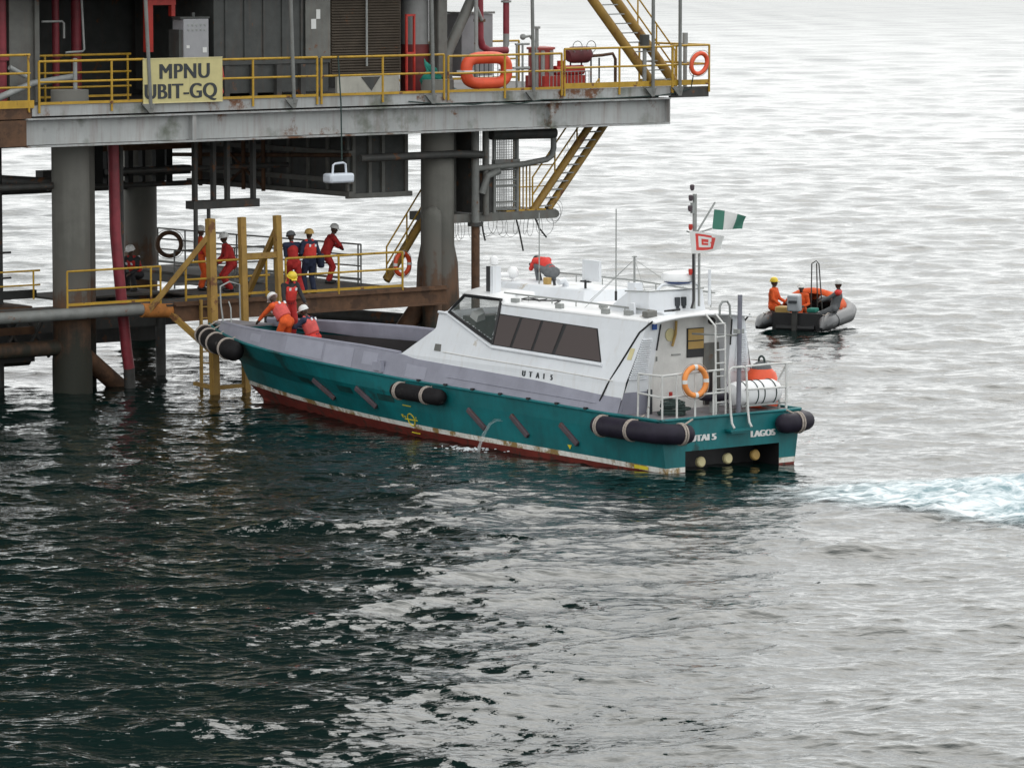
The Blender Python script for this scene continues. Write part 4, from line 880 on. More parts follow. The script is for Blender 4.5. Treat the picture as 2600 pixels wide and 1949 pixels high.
m.tube([hp(uc + 0.27, zc_), hp(uc - 0.27, zc_)], 0.016, 6); m.tube([hp(uc + 0.22, 0.77), hp(uc - 0.12, 0.76)], 0.014, 6); m.tube([hp(uc + 0.12, 0.10), hp(uc - 0.25, 0.095)], 0.014, 6)
m.prism([hp(uc + 0.40, 0.53), hp(uc + 0.30, 0.53), hp(uc + 0.35, 0.43)], (0, 0.004, 0)); m.prism([hp(3.5, 0.40), hp(3.34, 0.40), hp(3.42, 0.29)], (0, 0.004, 0))
m.build('load_line_mark', M['mark_yellow'], B)
for ch, u in (('N', 9.96), ('V', 9.46)): text(ch, 0.1, (u, hv(u, 0.46) + 0.012, 0.46), (-1, 0, 0), (0, 0.03, 1), M['mark_yellow'], B, bold=0.003)
bm('scuff', 'mark_yellow', MB().sheet([[(u, hv(u, 0.17) + 0.008, 0.07 + 0.016 * u) for u in (1.1, 0.85, 0.6)], [(u, hv(u, 0.17) + 0.01, 0.15 + 0.016 * u) for u in (1.1, 0.85, 0.6)]][::-1]))
for u in np.linspace(2.6, 9, 7): MB().box(u, u + 0.1, lev(6, u / 20.6)[1] + 0.0, lev(6, u / 20.6)[1] + 0.06, float(sheer_z(u)) + 0.03, float(sheer_z(u)) + 0.08).build('scupper', M['black'], B)
# ---- aft face of the house: louvred wings, recessed bulkhead, door, window
for sg in (1, -1):
    m = MB(); vi = 1.12
    bot, top = 1.24, 3.42
    m.add([(aft_u(bot), sg * W(bot), bot), (aft_u(top), sg * 1.44, top), (aft_u(top), sg * (vi - 0.05), 3.45), (aft_u(bot), sg * (vi + 0.08), bot)], [(0, 1, 2, 3) if sg > 0 else (3, 2, 1, 0)])
    m.add([(aft_u(top), sg * (vi - 0.05), 3.45), (aft_u(bot), sg * (vi + 0.08), bot), (1.95, sg * (vi + 0.08), bot), (1.95, sg * (vi - 0.05), 3.45)], [(0, 1, 2, 3) if sg > 0 else (3, 2, 1, 0)])
    bm('wing_panel', 'white', m, smooth=False)
    z1 = 1.76; mm = MB(); a_ = 0.006
    mm.add([(aft_u(bot) - a_, sg * (W(bot) - 0.0), bot), (aft_u(z1) - a_, sg * W(z1), z1), (aft_u(z1) - a_, sg * (vi + 0.05), z1), (aft_u(bot) - a_, sg * (vi + 0.08), bot)], [(0, 1, 2, 3) if sg > 0 else (3, 2, 1, 0)])
    bm('lilac_band', 'lilac', mm, smooth=False)
    lv = MB()
    for k in range(19):
        z = 2.06 + 0.05 * k; vo = np.interp(z, [2.06, 2.98], [1.84 if sg > 0 else 1.74, 1.56]); vin = np.interp(z, [2.06, 2.98], [1.32, 1.28]); x = aft_u(z)
        lv.hexa([(x - 0.045, sg * vin, z), (x - 0.045, sg * vo, z), (x + 0.01, sg * vo, z + 0.035), (x + 0.01, sg * vin, z + 0.035), (x - 0.045, sg * vin, z + 0.012), (x - 0.045, sg * vo, z + 0.012), (x + 0.01, sg * vo, z + 0.047), (x + 0.01, sg * vin, z + 0.047)])
    lv.build('louvre', M['white'], B, smooth=False)
    MB().tube([(aft_u(3.3) - 0.01, sg * 1.07, 3.3), (aft_u(2.7) - 0.012, sg * 1.11, 2.7)], 0.02, 6).build('door_seal', M['black'], B)
bm('bulkhead', 'bulkhead', MB().box(1.78, 1.84, -1.2, 1.2, 1.24, 3.47))
bm('cabin_door', 'module_light', MB().box(1.745, 1.779, -1.16, -0.66, 1.3, 2.7).box(1.74, 1.779, -1.19, -0.62, 2.68, 2.73))
dk = MB().box(1.73, 1.744, -1.02, -0.7, 1.3, 2.1); bm('door_opening', 'black', dk)
wn_ = bm('aft_window', 'black', MB().box(1.75, 1.779, -0.66, -0.16, 2.42, 3.1))
MB().box(1.735, 1.749, -0.64, -0.18, 2.82, 3.08).box(1.735, 1.749, -0.64, -0.18, 2.62, 2.79).build('blind', M['tan'], wn_, base=(0, 0, 0))
bm('porthole', 'cream', MB().lathe([(0.15, 0), (0.15, 0.02)], (1.755, 0.34, 2.98), (1, 0, 0), 24, ))
bm('fire_nozzle', 'tan', MB().tube([(1.72, 0.2, 3.3), (1.72, 0.22, 3.0), (1.72, 0.32, 2.72)], 0.03, 8))
bm('deck_lamp', 'black', MB().ball((1.55, -0.72, 3.26), 0.09).tube([(1.7, -0.72, 3.36), (1.55, -0.72, 3.28)], 0.03, 6))
bm('small_sign', 'blue', MB().box(1.21, 1.235, 1.2, 1.33, 3.19, 3.33))
bm('side_sticker', 'cream', MB().sheet([[on_side(1.66, 2.5, 0.008), on_side(1.5, 2.5, 0.008)], [on_side(1.62, 2.76, 0.008), on_side(1.46, 2.76, 0.008)]][::-1]))
bm('door_handle', 'galv', MB().box(1.74, 1.78, 0.05, 0.3, 2.5, 2.53).tube([(1.76, 0.75, 2.4), (1.76, 0.75, 2.5)], 0.02, 6))
bm('dark_post', 'ink', MB().box(1.42, 1.5, 1.16, 1.24, 1.24, 1.8))
bm('warning_tape', 'red', MB().box(1.3, 1.36, 0.66, 0.72, 1.3, 1.72))
# ---- stern rails and ladder
def rail(name, pts_, rr=0.024, mat='rail_white'): return MB().tube(pts_, rr, 8).build(name, M[mat], B)
rail('stern_rail', [(0.9, 2.0, 2.26), (0.5, 2.0, 2.26), (0.12, 1.97, 2.26), (0.1, 1.54, 2.28), (0.1, 0.16, 2.30)])
rail('stern_rail', [(0.95, 1.98, 1.82), (0.5, 2.0, 1.80), (0.12, 1.97, 1.77), (0.1, 0.14, 1.78)])
for v in (1.97, 1.54, 1.0, 0.45): rail('rail_post', [(0.1, v, 1.26), (0.1, v, 2.28)])
rail('rail_post', [(0.56, 2.0, 1.27), (0.5, 2.0, 2.26)]); rail('rail_post', [(0.95, 1.98, 1.27), (0.9, 2.0, 2.26)])
rail('stern_rail', [(0.1, -0.5, 2.33), (0.1, -1.2, 2.34), (0.1, -1.92, 2.33)]); rail('stern_rail', [(0.1, -1.92, 2.33), (0.9, -1.95, 2.3), (1.5, -1.9, 2.3)])
rail('stern_rail', [(0.1, -0.5, 1.8), (0.1, -1.75, 1.78)])
rail('rail_post', [(0.1, -1.75, 1.26), (0.1, -1.75, 2.33)], 0.03); rail('rail_post', [(0.1, -1.75, 2.3), (0.35, -1.7, 1.9)]); rail('rail_post', [(0.9, -1.95, 1.26), (0.9, -1.95, 2.3)])
m = MB()
for v in (0.06, -0.46): m.tube([(-0.18, v, 0.97), (-0.09, v, 1.08), (-0.05, v, 1.3), (0.02, v, 2.2)], 0.028, 8)
m.tube([(0.02, 0.06, 2.2), (0.02, 0.03, 2.3), (0.02, -0.05, 2.34), (0.02, -0.36, 2.34), (0.02, -0.44, 2.3), (0.02, -0.46, 2.2)], 0.028, 8)
m.build('boarding_hoop', M['rail_white'], B)
bm('boarding_step', 'teal', MB().box(-0.22, -0.01, -0.47, 0.2, 0.90, 0.95).box(-0.18, -0.01, -0.42, 0.15, 0.85, 0.90))
lad = MB()
for v in (0.36, 0.07): lad.tube([(0.12, v, 1.25), (0.15, v, 3.3), (0.5, v, 3.55)], 0.022, 8)
for z in np.arange(1.55, 3.4, 0.3): lad.tube([(0.15, 0.36, z), (0.15, 0.07, z)], 0.016, 6)
lad.build('roof_ladder', M['rail_white'], B)
m = MB()
m.tube([(0.75, -0.28, 3.46), (0.75, -0.28, 3.68), (0.75, -0.36, 3.78), (0.75, -0.5, 3.78), (0.75, -0.58, 3.68), (0.75, -0.6, 3.4)], 0.028, 8)
m.build('grab_hoop', M['galv'], B)
pl = MB().tube([(0.1, -0.3, 1.26), (0.1, -0.33, 3.98)], 0.055, 12); pl.build('towing_post', paint('post_bluegrey', (0.16, 0.16, 0.19), 0.5, 0.15), B)
bm('post_bracket', 'galv', MB().tube([(0.1, -0.32, 3.05), (0.5, -0.1, 3.05), (1.5, -0.1, 3.0)], 0.025, 6).box(0.05, 0.2, -0.42, -0.22, 3.1, 3.2))
bm('bow_rail', 'galv', MB().tube([(19.2, 0.85, 1.95), (19.4, 0.8, 2.5), (19.5, 0.75, 2.95), (19.6, 0.4, 3.05), (19.7, 0.0, 2.95), (19.7, -0.02, 2.0)], 0.022, 8).tube([(18.7, 0.95, 1.95), (18.8, 0.9, 2.45), (18.95, 0.86, 2.6)], 0.018, 8))
# ---- roof gear
m = MB().tube([(7.2, 0.95, 3.62), (4.3, 0.93, 3.60), (1.6, 0.9, 3.57)], 0.022, 8)
for u in np.arange(1.8, 7.2, 0.9): m.tube([(u, 0.93, 3.4), (u, 0.93, 3.6)], 0.014, 6)
m.build('roof_rail', M['galv'], B)
m = MB().tube([(8.2, -1.25, 3.95), (4.9, -1.25, 3.95), (2.0, -1.2, 3.85)], 0.02, 8)
for u in np.arange(2.2, 8.2, 1.0): m.tube([(u, -1.25, 3.5), (u, -1.25, 3.92)], 0.014, 6)
m.build('roof_rail', M['galv'], B)
m = MB().tube([(7.3, 0.9, 3.55), (7.0, 0.8, 3.52), (6.8, 1.0, 3.5), (6.6, 0.7, 3.52), (6.2, 0.75, 3.52), (5.9, 0.9, 3.52), (5.5, 0.6, 3.53), (5.2, 1.0, 3.5)], 0.018, 6); m.ring((6.3, 0.75, 3.52), (1, 0, 0), (0, 1, 0), 0.3, 0.016, 20, 6)
m.build('loose_cable', M['black'], B)
def roofthing(name, mat, mb, base=None): return mb.build(name, M[mat], B)
sl = roofthing('side_light_box', 'black', MB().box(7.55, 7.85, 0.9, 1.0, 3.5, 4.22)); MB().box(7.45, 7.56, 0.86, 1.1, 3.5, 4.24).build('light_housing', M['white'], sl, base=(0, 0, 0))
lamp = roofthing('search_lamp', 'white_bright', MB().lathe([(0.04, 0), (0.1, 0.02), (0.1, 0.16), (0.07, 0.2)], (7.6, 0.95, 4.26), (0, 0, 1), 16).ball((7.6, 0.95, 4.38), 0.1))
roofthing('search_lamp', 'white_bright', MB().ball((8.1, 0.0, 4.0), 0.15).tube([(8.1, 0.0, 3.6), (8.1, 0, 3.9)], 0.03, 8).tube([(8.1, 0.05, 3.95), (8.15, 0.35, 3.95)], 0.06, 8))
for u, v, z0, z1, lb in ((7.0, 0.05, 3.55, 5.5, 0), (4.1, 0.05, 3.6, 5.75, 1)):
    w_ = roofthing('whip_antenna', 'galv', MB().tube([(u, v, z0), (u, v, z0 + 0.4), (u, v, z1)], [0.02, 0.016, 0.013], 8)); MB().tube([(u, v, z0), (u, v, z0 + 0.22)], 0.03, 8).build('antenna_base', M['black'], w_, base=(0, 0, 0))
pan = roofthing('panel_antenna', 'white', MB().box(4.8, 5.42, -0.08, 0.0, 3.98, 4.48)); MB().tube([(5.3, 0.0, 3.5), (5.3, 0.0, 4.0)], 0.03, 8).box(5.15, 5.45, -0.06, 0.04, 3.95, 3.985).build('stand', M['black'], pan, base=(0, 0, 0))
roofthing('black_stay', 'black', MB().tube([(6.35, 0.05, 3.5), (6.52, -0.02, 3.93)], 0.035, 8))
roofthing('vent_cowl', 'white', MB().tube([(6.05, 0.0, 3.55), (6.05, 0.0, 3.85), (6.0, 0.1, 3.95), (6.0, 0.25, 3.92)], 0.08, 12))
roofthing('wooden_stand', 'tan', MB().box(6.72, 6.88, -0.1, 0.02, 3.6, 3.96))
for u, v in ((6.35, 1.15), (4.6, 1.2), (3.6, 0.7), (2.9, 1.2), (2.2, 1.1), (2.0, 0.6)): roofthing('roof_fitting', 'galv', MB().box(u, u + 0.22, v, v + 0.1, 3.4, 3.55))
# mast house
mh = MB().hexa([(1.9, -0.85, 3.45), (3.5, -0.85, 3.45), (3.5, 0.88, 3.45), (1.9, 0.88, 3.45), (1.95, -0.78, 3.97), (2.75, -0.78, 3.93), (2.75, 0.82, 3.93), (1.95, 0.82, 3.97)])
bm('mast_house', 'white', mh, bevel=0.02)
bm('mast_house_rim', 'galv', MB().tube([(1.93, -0.8, 3.99), (1.93, 0.84, 3.99), (2.8, 0.84, 3.95)], 0.018, 6))
for v in (0.02, -0.17): bm('socket', 'ink', MB().box(1.87, 1.93, v - 0.06, v + 0.06, 3.62, 3.82).box(1.86, 1.92, v - 0.03, v + 0.03, 3.56, 3.64))
for q in ((1.5, 1.7, 0.95, 1.25, 3.44, 3.58), (1.45, 1.85, 0.45, 0.8, 3.47, 3.54), (2.2, 2.4, 1.0, 1.06, 3.42, 3.72)): bm('roof_locker', 'module_light' if q[0] == 1.5 else 'white', MB().box(*q), bevel=0.02)
bm('cable_bundle', 'black', MB().tube([(1.7, -0.28, 5.0), (1.68, -0.28, 4.1), (1.65, -0.26, 3.75), (1.6, -0.15, 3.58)], 0.03, 6).tube([(1.6, 0.65, 3.55), (1.6, 0.2, 3.57)], 0.03, 6))
# radar on its arch
bm('radar_arch', 'white', MB().tube([(2.15, 0.42, 3.9), (2.15, 0.38, 4.03), (2.15, 0.28, 4.10), (2.15, -0.72, 4.10), (2.15, -0.82, 4.03), (2.15, -0.86, 3.9)], 0.035, 8))
rd = MB().lathe([(0.05, 0.02), (0.36, 0.03), (0.40, 0.06), (0.41, 0.14), (0.37, 0.22), (0.2, 0.25), (0.02, 0.255)], (2.15, -0.22, 4.14), n=32)
rdo = bm('radar', 'white_bright', rd)
MB().lathe([(0.16, 0), (0.26, 0.01), (0.34, 0.035), (0.3, 0.05)], (2.15, -0.22, 4.115), n=28).build('radar_base', M['blue'], rdo, base=(0, 0, 0))
# mast, lights, stays
mm = MB().tube([(1.72, -0.32, 3.55), (1.72, -0.32, 5.3)], 0.042, 10).tube([(1.72, -0.48, 3.6), (1.72, -0.48, 5.3)], 0.03, 10).tube([(1.72, -0.34, 5.2), (1.72, -0.34, 6.2)], 0.05, 10).box(1.68, 1.76, -0.36, -0.24, 5.75, 6.0)
mm.tube([(1.72, -0.1, 5.35), (1.72, -0.34, 5.28), (1.72, -0.85, 5.38)], 0.02, 6).tube([(1.72, -0.4, 5.3), (1.72, -0.95, 5.98)], 0.022, 6)
for z in (4.1, 4.9): mm.tube([(1.72, -0.32, z), (1.72, -0.48, z)], 0.015, 6)
mast = mm.build('mast', M['galv'], B)
for z, v in ((6.36, -0.26), (6.12, -0.22), (5.88, -0.2)): MB().lathe([(0.03, -0.08), (0.05, -0.04), (0.055, 0.04), (0.03, 0.06)], (1.72, v, z), n=12).build('navigation_light', M['anode'], mast, base=(0, 0, 0))
for z in (5.45, 4.42): MB().lathe([(0.03, -0.08), (0.05, -0.02), (0.045, 0.06)], (1.70, -0.2, z), n=12).build('red_light', M['red'], mast, base=(0, 0, 0))
bm('aerial_post', 'white', MB().tube([(1.9, -0.95, 3.6), (1.9, -0.95, 4.42)], 0.035, 8))
sm_ = bm('signal_mast', 'galv', MB().tube([(3.3, 0.15, 4.0), (3.3, 0.15, 4.7)], 0.025, 8).tube([(3.3, 0.08, 4.68), (3.3, 0.22, 4.68)], 0.015, 6))
MB().box(3.15, 3.42, 0.02, 0.26, 3.5, 4.08).build('mast_box', M['white'], sm_, base=(0, 0, 0))
MB().tube([(3.3, 0.15, 4.62), (4.4, 0.6, 3.6)], 0.006, 5).tube([(3.3, 0.15, 4.62), (3.9, 1.15, 3.5)], 0.006, 5).tube([(3.3, 0.15, 4.62), (2.5, 0.5, 3.97)], 0.006, 5).tube([(3.3, 0.15, 4.62), (2.6, -0.5, 3.97)], 0.006, 5).build('stay_wire', M['galv'], sm_, base=(0, 0, 0))
# ---- things on the boat that could be lifted away
def flag(name, label, pts4, colfn, n=18, m_=12, wav=0.03):
    c = MB(); a, b, cc, d = [Vector(p) for p in pts4]; cols = []
    vs = []
    for j in range(m_ + 1):
        for i in range(n + 1):
            s, t = i / n, j / m_; p = (a * (1 - s) + b * s) * (1 - t) + (d * (1 - s) + cc * s) * t
            p += Vector((wav * math.sin(s * 7 + t * 2) * s * 2, 0, 0.015 * math.sin(s * 5 + t * 3))); vs.append(p)
    k = len(c.v); c.v += [tuple(v) for v in vs]; mats = []
    for j in range(m_):
        for i in range(n):
            q = k + j * (n + 1) + i; c.f.append((q, q + 1, q + n + 2, q + n + 1)); c.mi.append(colfn((i + .5) / n, (j + .5) / m_))
    return c
c = flag('nation_flag', '', [(1.72, -0.93, 5.82), (1.6, -1.84, 5.64), (1.66, -1.76, 5.32), (1.72, -0.87, 5.37)], lambda s, t: 0 if s < 0.31 or s > 0.68 else 1)
solo(c, 'nation_flag', [M['flag_green'], M['flag_white']], 'green white green striped flag flying from the boat mast', 'flag', BOAT, (1.72, -0.9, 5.6))
def logo(s, t):                                                 # a red square ring with a white letter-like block inside
    x, y = (s - 0.16) / 0.56, (t - 0.10) / 0.74
    if not (0 <= x <= 1 and 0 <= y <= 1): return 1
    if x > 0.8 and (y < 0.12): return 1
    if x < 0.17 or x > 0.83 or y < 0.17 or y > 0.83: return 0
    if x > 0.74 and 0.46 < y < 0.56: return 0
    if x < 0.32 or y < 0.31 or y > 0.70 or x > 0.66: return 1
    if x > 0.42 and 0.47 < y < 0.55: return 1
    return 0
c = flag('house_flag', '', [(1.66, -0.13, 5.36), (1.5, -1.08, 5.22), (1.55, -1.0, 4.88), (1.66, -0.2, 4.83)], logo, 36, 28, 0.02)
solo(c, 'house_flag', [M['flag_red'], M['flag_white']], 'white flag with a red square letter emblem below the striped flag', 'flag', BOAT, (1.66, -0.2, 5.1))
t = thing('life_raft', 'white barrel-shaped life raft canister strapped on the stern', 'life raft', BOAT, (0.35, -1.05, 1.3))
MB().lathe([(0.12, -0.70), (0.24, -0.66), (0.285, -0.55), (0.29, 0.55), (0.24, 0.66), (0.12, 0.70)], (0.45, -1.06, 1.66), (0, 1, 0), 28).build('canister', M['white_bright'], t)
c = MB()
for v in (-0.45, -0.1, 0.1, 0.42): c.ring((0.45, -1.06 + v, 1.66), (1, 0, 0), (0, 0, 1), 0.293, 0.014, 28, 6)
c.build('strap', M['rope_dark'], t)
c = MB()
for v in (-1.55, -0.55): c.bar((0.1, v, 1.3), (0.8, v, 1.3), 0.05, 0.05).bar((0.12, v, 1.3), (0.12, v, 1.5), 0.04, 0.04).bar((0.78, v, 1.3), (0.78, v, 1.5), 0.04, 0.04)
c.bar((0.12, -1.8, 1.42), (0.12, -0.4, 1.42), 0.04, 0.04); c.build('cradle', M['galv'], t)
t = thing('orange_buoy', 'orange cone-shaped float with grey top behind the life raft canister', 'buoy', BOAT, (1.0, -1.75, 1.3))
MB().lathe([(0.36, 0), (0.42, 0.1), (0.42, 0.5), (0.34, 0.78), (0.22, 0.9)], (1.0, -1.78, 1.25), n=26).build('float_body', M['orange_buoy'], t)
MB().lathe([(0.24, 0.88), (0.2, 0.98), (0.1, 1.04)], (1.0, -1.78, 1.25), n=20).build('grey_cap', M['grey_suit'], t)
MB().ring((1.0, -1.78, 2.32), (1, 0, 0), (0, 0, 1), 0.1, 0.025, 16, 6).build('lashing', M['rope_dark'], t)
lifebuoy('pale orange lifebuoy tied to the stern rail of the boat', BOAT, (0.0, 1.08, 2.1), (0, 1, 0), (0.05, 0, 1), 0.32, 0.065, mat='orange_light')
c = MB(); rnd = random.Random(8)
for i in range(9): c.ring((0.95 + rnd.uniform(-.1, .1), 0.95 + rnd.uniform(-.08, .08), 1.27 + 0.035 * i), (1, 0, rnd.uniform(-.1, .1)), (0, 1, rnd.uniform(-.15, .15)), 0.32 - 0.012 * i + rnd.uniform(-.03, .03), 0.028, 26, 6)
solo(c, 'mooring_rope', M['rope_dark'], 'heap of coiled dark green rope on the aft deck', 'rope', BOAT, (0.95, 0.95, 1.24))
t = thing('tyre_fender', 'black tyre lying flat beside the boarding hoop on the aft deck', 'tyre', BOAT, (0.8, 0.0, 1.4))
MB().ring((0.75, -0.1, 1.62), (1, 0, 0), (0, 1, 0), 0.3, 0.085, 28, 10).build('tyre', M['rubber'], t)
MB().tube([(0.75, -0.05, 1.24), (0.75, -0.05, 1.56)], 0.05, 8).tube([(0.75, -0.2, 1.24), (0.75, -0.2, 1.56)], 0.05, 8).build('stand', M['galv'], t)
solo(MB().box(11.3, 12.3, -0.9, -0.4, 1.24, 1.42).box(11.4, 12.2, -0.85, -0.45, 1.42, 1.46), 'red_box', M['vest_red'], 'red flat box on the sunken foredeck', 'box', BOAT, (11.8, -0.6, 1.24), bevel=0.03)
FG = 'black rubber fenders hung round the boat hull'
def fender(label, pts_, r, bands, mat='rubber'):
    t = thing('rubber_fender', label, 'fender', BOAT, tuple(pts_[0]), FG)
    MB().tube(pts_, r, 18, round_=True).build('fender_body', M[mat], t)
    P_ = [Vector(p) for p in pts_]
    for f in bands:
        i = min(int(f * (len(P_) - 1)), len(P_) - 2); d = (P_[i + 1] - P_[i]).normalized(); c = P_[i].lerp(P_[i + 1], f * (len(P_) - 1) - i); x = d.cross(Vector((0, 0, 1))).normalized()
        m = MB()
        for k in (-0.035, 0.03): m.ring(c + d * k, x, x.cross(d), r * 1.02, 0.024, 22, 6)
        out_ = -1 if c.y > 0 else 1
        m.tube([c + Vector((0, 0.5 * r * out_, r * 0.9)), c + Vector((0, 1.5 * r * out_, r * 1.35))], 0.022, 6)
        m.build('rope_lashing', M['rope'], t)
    return t
fender('long black fender wrapped round the near stern corner', [(1.95, 2.27, 1.0), (1.2, 2.29, 1.0), (0.5, 2.29, 1.0), (0.05, 2.24, 0.99), (-0.14, 2.08, 0.98), (-0.2, 1.85, 0.96), (-0.2, 1.55, 0.95)], 0.235, (0.02, 0.27, 0.93))
fender('short black fender at the far stern corner', [(-0.2, -1.45, 0.98), (-0.2, -1.9, 0.98), (-0.1, -2.15, 0.99), (0.3, -2.28, 1.0), (0.9, -2.28, 1.0)], 0.23, (0.22,))
fender('worn black cylinder fender hung amidships below the lilac band', [(9.75, lev(6, 9.7 / 20.6)[1] + 0.14, 1.15), (8.1, lev(6, 8.1 / 20.6)[1] + 0.14, 1.12)], 0.2, (0.06, 0.72), 'rubber_worn')
bp = [(lev(6, s)[0], lev(6, s)[1] + 0.2, lev(6, s)[2] - 0.22) for s in SS if 17.2 < s * 20.6 < 20.5] + [(20.8, 0.0, 1.6)]
bp += [(x, -y, z) for x, y, z in bp[:-1][::-1]]
fender('thick roped black bow fender ring pressed against the timber posts', bp, 0.26, (0.06, 0.2, 0.32, 0.44), 'rubber_worn')
t = thing('discharge_water', 'thin arc of water spilling from the hull side', 'water jet', BOAT, (6.1, 2.2, 0))
t['kind'] = 'stuff'
foamm = paint('foam', (0.72, 0.76, 0.78), 0.6, 0.1, scale=12, bump=0.6); M['foam'] = foamm
c = MB()
for k in range(4):
    q = 0.03 * k; c.tube([(5.85 + q, 1.98, 0.72 + q * 0.5), (5.98, 2.1 + q, 0.74 + q * 0.5), (6.1 + q, 2.2, 0.66), (6.2, 2.3 + q, 0.42), (6.26 + q, 2.38, 0.16), (6.28, 2.42 + q, -0.05)], [0.002, 0.003, 0.004, 0.006, 0.008, 0.014], 6)
c.build('jet', glass('spray', (0.7, 0.75, 0.76), 0.2, 0.3), t)
c = MB(); rnd = random.Random(5)
for i in range(70):
    a_ = rnd.uniform(0, 6.28); d_ = abs(rnd.gauss(0, 0.28)); c.ball((6.4 + d_ * 1.9 * math.cos(a_) + 0.25, 2.55 + d_ * math.sin(a_), 0.03 + 0.03 * rnd.random()), rnd.uniform(0.01, 0.07), rnd.uniform(0.01, 0.05), rnd.uniform(0.005, 0.02), 8)
c.build('splash', foamm, t)
# ---- churned water behind the stern
def wake():
    o0 = Vector((4.9, 98.6)); ang = math.radians(-8); ux, uy = Vector((math.cos(ang), math.sin(ang))), Vector((-math.sin(ang), math.cos(ang)))
    nu, nv = 420, 130; s = np.linspace(0, 1, nu)[:, None]; t = np.linspace(-1, 1, nv)[None, :]
    L = 17.0; wdt = 1.6 + 5.4 * np.minimum(1, s * 1.6) ** 0.9
    X = o0.x + s * L * ux.x + t * wdt * uy.x; Y = o0.y + s * L * ux.y + t * wdt * uy.y
    z, dx, dy = wave(X, Y, np.full_like(X, 0.15))
    rg = np.random.default_rng(2); nz = np.zeros_like(X)
    for k in range(70):
        lam = 0.25 * (10 ** rg.random()); th = rg.random() * 6.283; kk = 6.283 / lam; nz += 0.016 * lam * np.cos(kk * (math.cos(th) * X + math.sin(th) * Y) + rg.random() * 6.28)
    msk = np.clip(1 - np.abs(t) ** 2.2, 0, 1) * np.clip(s * 2.6, 0, 1) ** 0.7 * np.ones_like(X)
    Z = z + 0.012 + np.abs(nz) * 0.7 * msk + 0.03 * msk
    me = bpy.data.meshes.new('wake_foam'); v = np.stack([X + dx, Y + dy, Z], -1).reshape(-1, 3)
    i = np.arange(nu - 1)[:, None] * nv + np.arange(nv - 1)[None, :]; f = np.stack([i, i + nv, i + nv + 1, i + 1], -1).reshape(-1, 4)
    me.from_pydata(v.tolist(), [], f.tolist()); at = me.attributes.new('mask', 'FLOAT', 'POINT'); at.data.foreach_set('value', msk.ravel().astype(np.float32))
    m = bpy.data.materials.new('wake_foam'); m.use_nodes = True; N, Lk = m.node_tree.nodes, m.node_tree.links; bs = N['Principled BSDF']
    bs.inputs['Roughness'].default_value = 0.55
    A = N.new('ShaderNodeAttribute'); A.attribute_name = 'mask'; tc = N.new('ShaderNodeTexCoord'); mp = N.new('ShaderNodeMapping'); mp.inputs['Scale'].default_value = (1.3, 2.4, 1); mp.inputs['Rotation'].default_value = (0, 0, -ang); Lk.new(tc.outputs['Object'], mp.inputs[0])
    nz_ = N.new('ShaderNodeTexNoise'); nz_.inputs['Scale'].default_value = 1.0; nz_.inputs['Detail'].default_value = 9; nz_.inputs['Roughness'].default_value = 0.74; nz_.inputs['Distortion'].default_value = 0.6; Lk.new(mp.outputs[0], nz_.inputs['Vector'])
    cr = N.new('ShaderNodeValToRGB'); cr.color_ramp.elements[0].position = 0.40; cr.color_ramp.elements[0].color = (0.12, 0.22, 0.25, 1); cr.color_ramp.elements[1].position = 0.60; cr.color_ramp.elements[1].color = (0.72, 0.77, 0.79, 1)
    Lk.new(nz_.outputs[0], cr.inputs[0]); Lk.new(cr.outputs[0], bs.inputs['Base Color'])
    ad = N.new('ShaderNodeMath'); ad.operation = 'ADD'; Lk.new(A.outputs['Fac'], ad.inputs[0]); Lk.new(nz_.outputs[0], ad.inputs[1])
    mr = N.new('ShaderNodeMapRange'); mr.inputs['From Min'].default_value = 0.66; mr.inputs['From Max'].default_value = 1.05; mr.inputs['To Max'].default_value = 1.0; Lk.new(ad.outputs[0], mr.inputs['Value']); Lk.new(mr.outputs[0], bs.inputs['Alpha'])
    me.materials.append(m); me.shade_smooth(); o = bpy.data.objects.new('wake_foam', me); COL.objects.link(o); tag(o, 'pale blue churned foam behind the boat stern', 'foam', kind='stuff')
wake()

# ------------------------------------------------------------------ inflatable dinghy, x = forward
T_ = thing('inflatable_dinghy', 'dark inflatable dinghy carrying three people on the open water', 'dinghy', RIB, (0, 0, 0))
def tube_path(sg): return [(-2.05, sg * 0.98, 0.28), (-1.7, sg * 0.97, 0.30), (0.6, sg * 0.96, 0.32), (1.4, sg * 0.8, 0.4), (2.0, sg * 0.4, 0.5), (2.15, 0, 0.54)]
for sg in (1, -1):
    m = MB().tube([(-2.65, sg * 1.0, 0.16), (-2.4, sg * 0.995, 0.22)] + tube_path(sg), [0.05, 0.14] + [0.235] * 6, 20)
    for i, f_ in enumerate(m.f):                               # darker wear skirt on the lower half
        cz = sum(m.v[q][2] for q in f_) / len(f_); cx = sum(m.v[q][0] for q in f_) / len(f_); m.mi[i] = 1 if cz < 0.24 + max(0, cx - 0.6) * 0.12 else 0
    m.build('side_tube', [M['rib_grey'], M['black']], T_)
    MB().ring((-1.3, sg * 0.97, 0.30), (0, 1, 0), (0, 0, 1), 0.238, 0.012, 20, 6).build('tube_band', M['black'], T_)
    MB().tube([(x, y - sg * 0.06, z + 0.2 - 0.05 * (i % 2)) for i, (x, y, z) in enumerate([(-2.2 + 0.3 * k, sg * 0.99, 0.36) for k in range(10)])], 0.016, 6).build('grab_line', M['rope'], T_)
MB().box(-1.85, -1.72, -0.75, 0.75, 0.02, 0.55).build('transom_board', M['black'], T_)
MB().box(-1.75, 1.3, -0.75, 0.75, 0.05, 0.12).tube([(-1.9, -0.6, 0.1), (-1.9, 0.6, 0.1)], 0.1, 8).build('floor', M['black'], T_)
MB().box(-0.6, -0.3, -0.75, 0.75, 0.4, 0.46).build('thwart', M['steel_dark'], T_)
c = MB(); rows = []
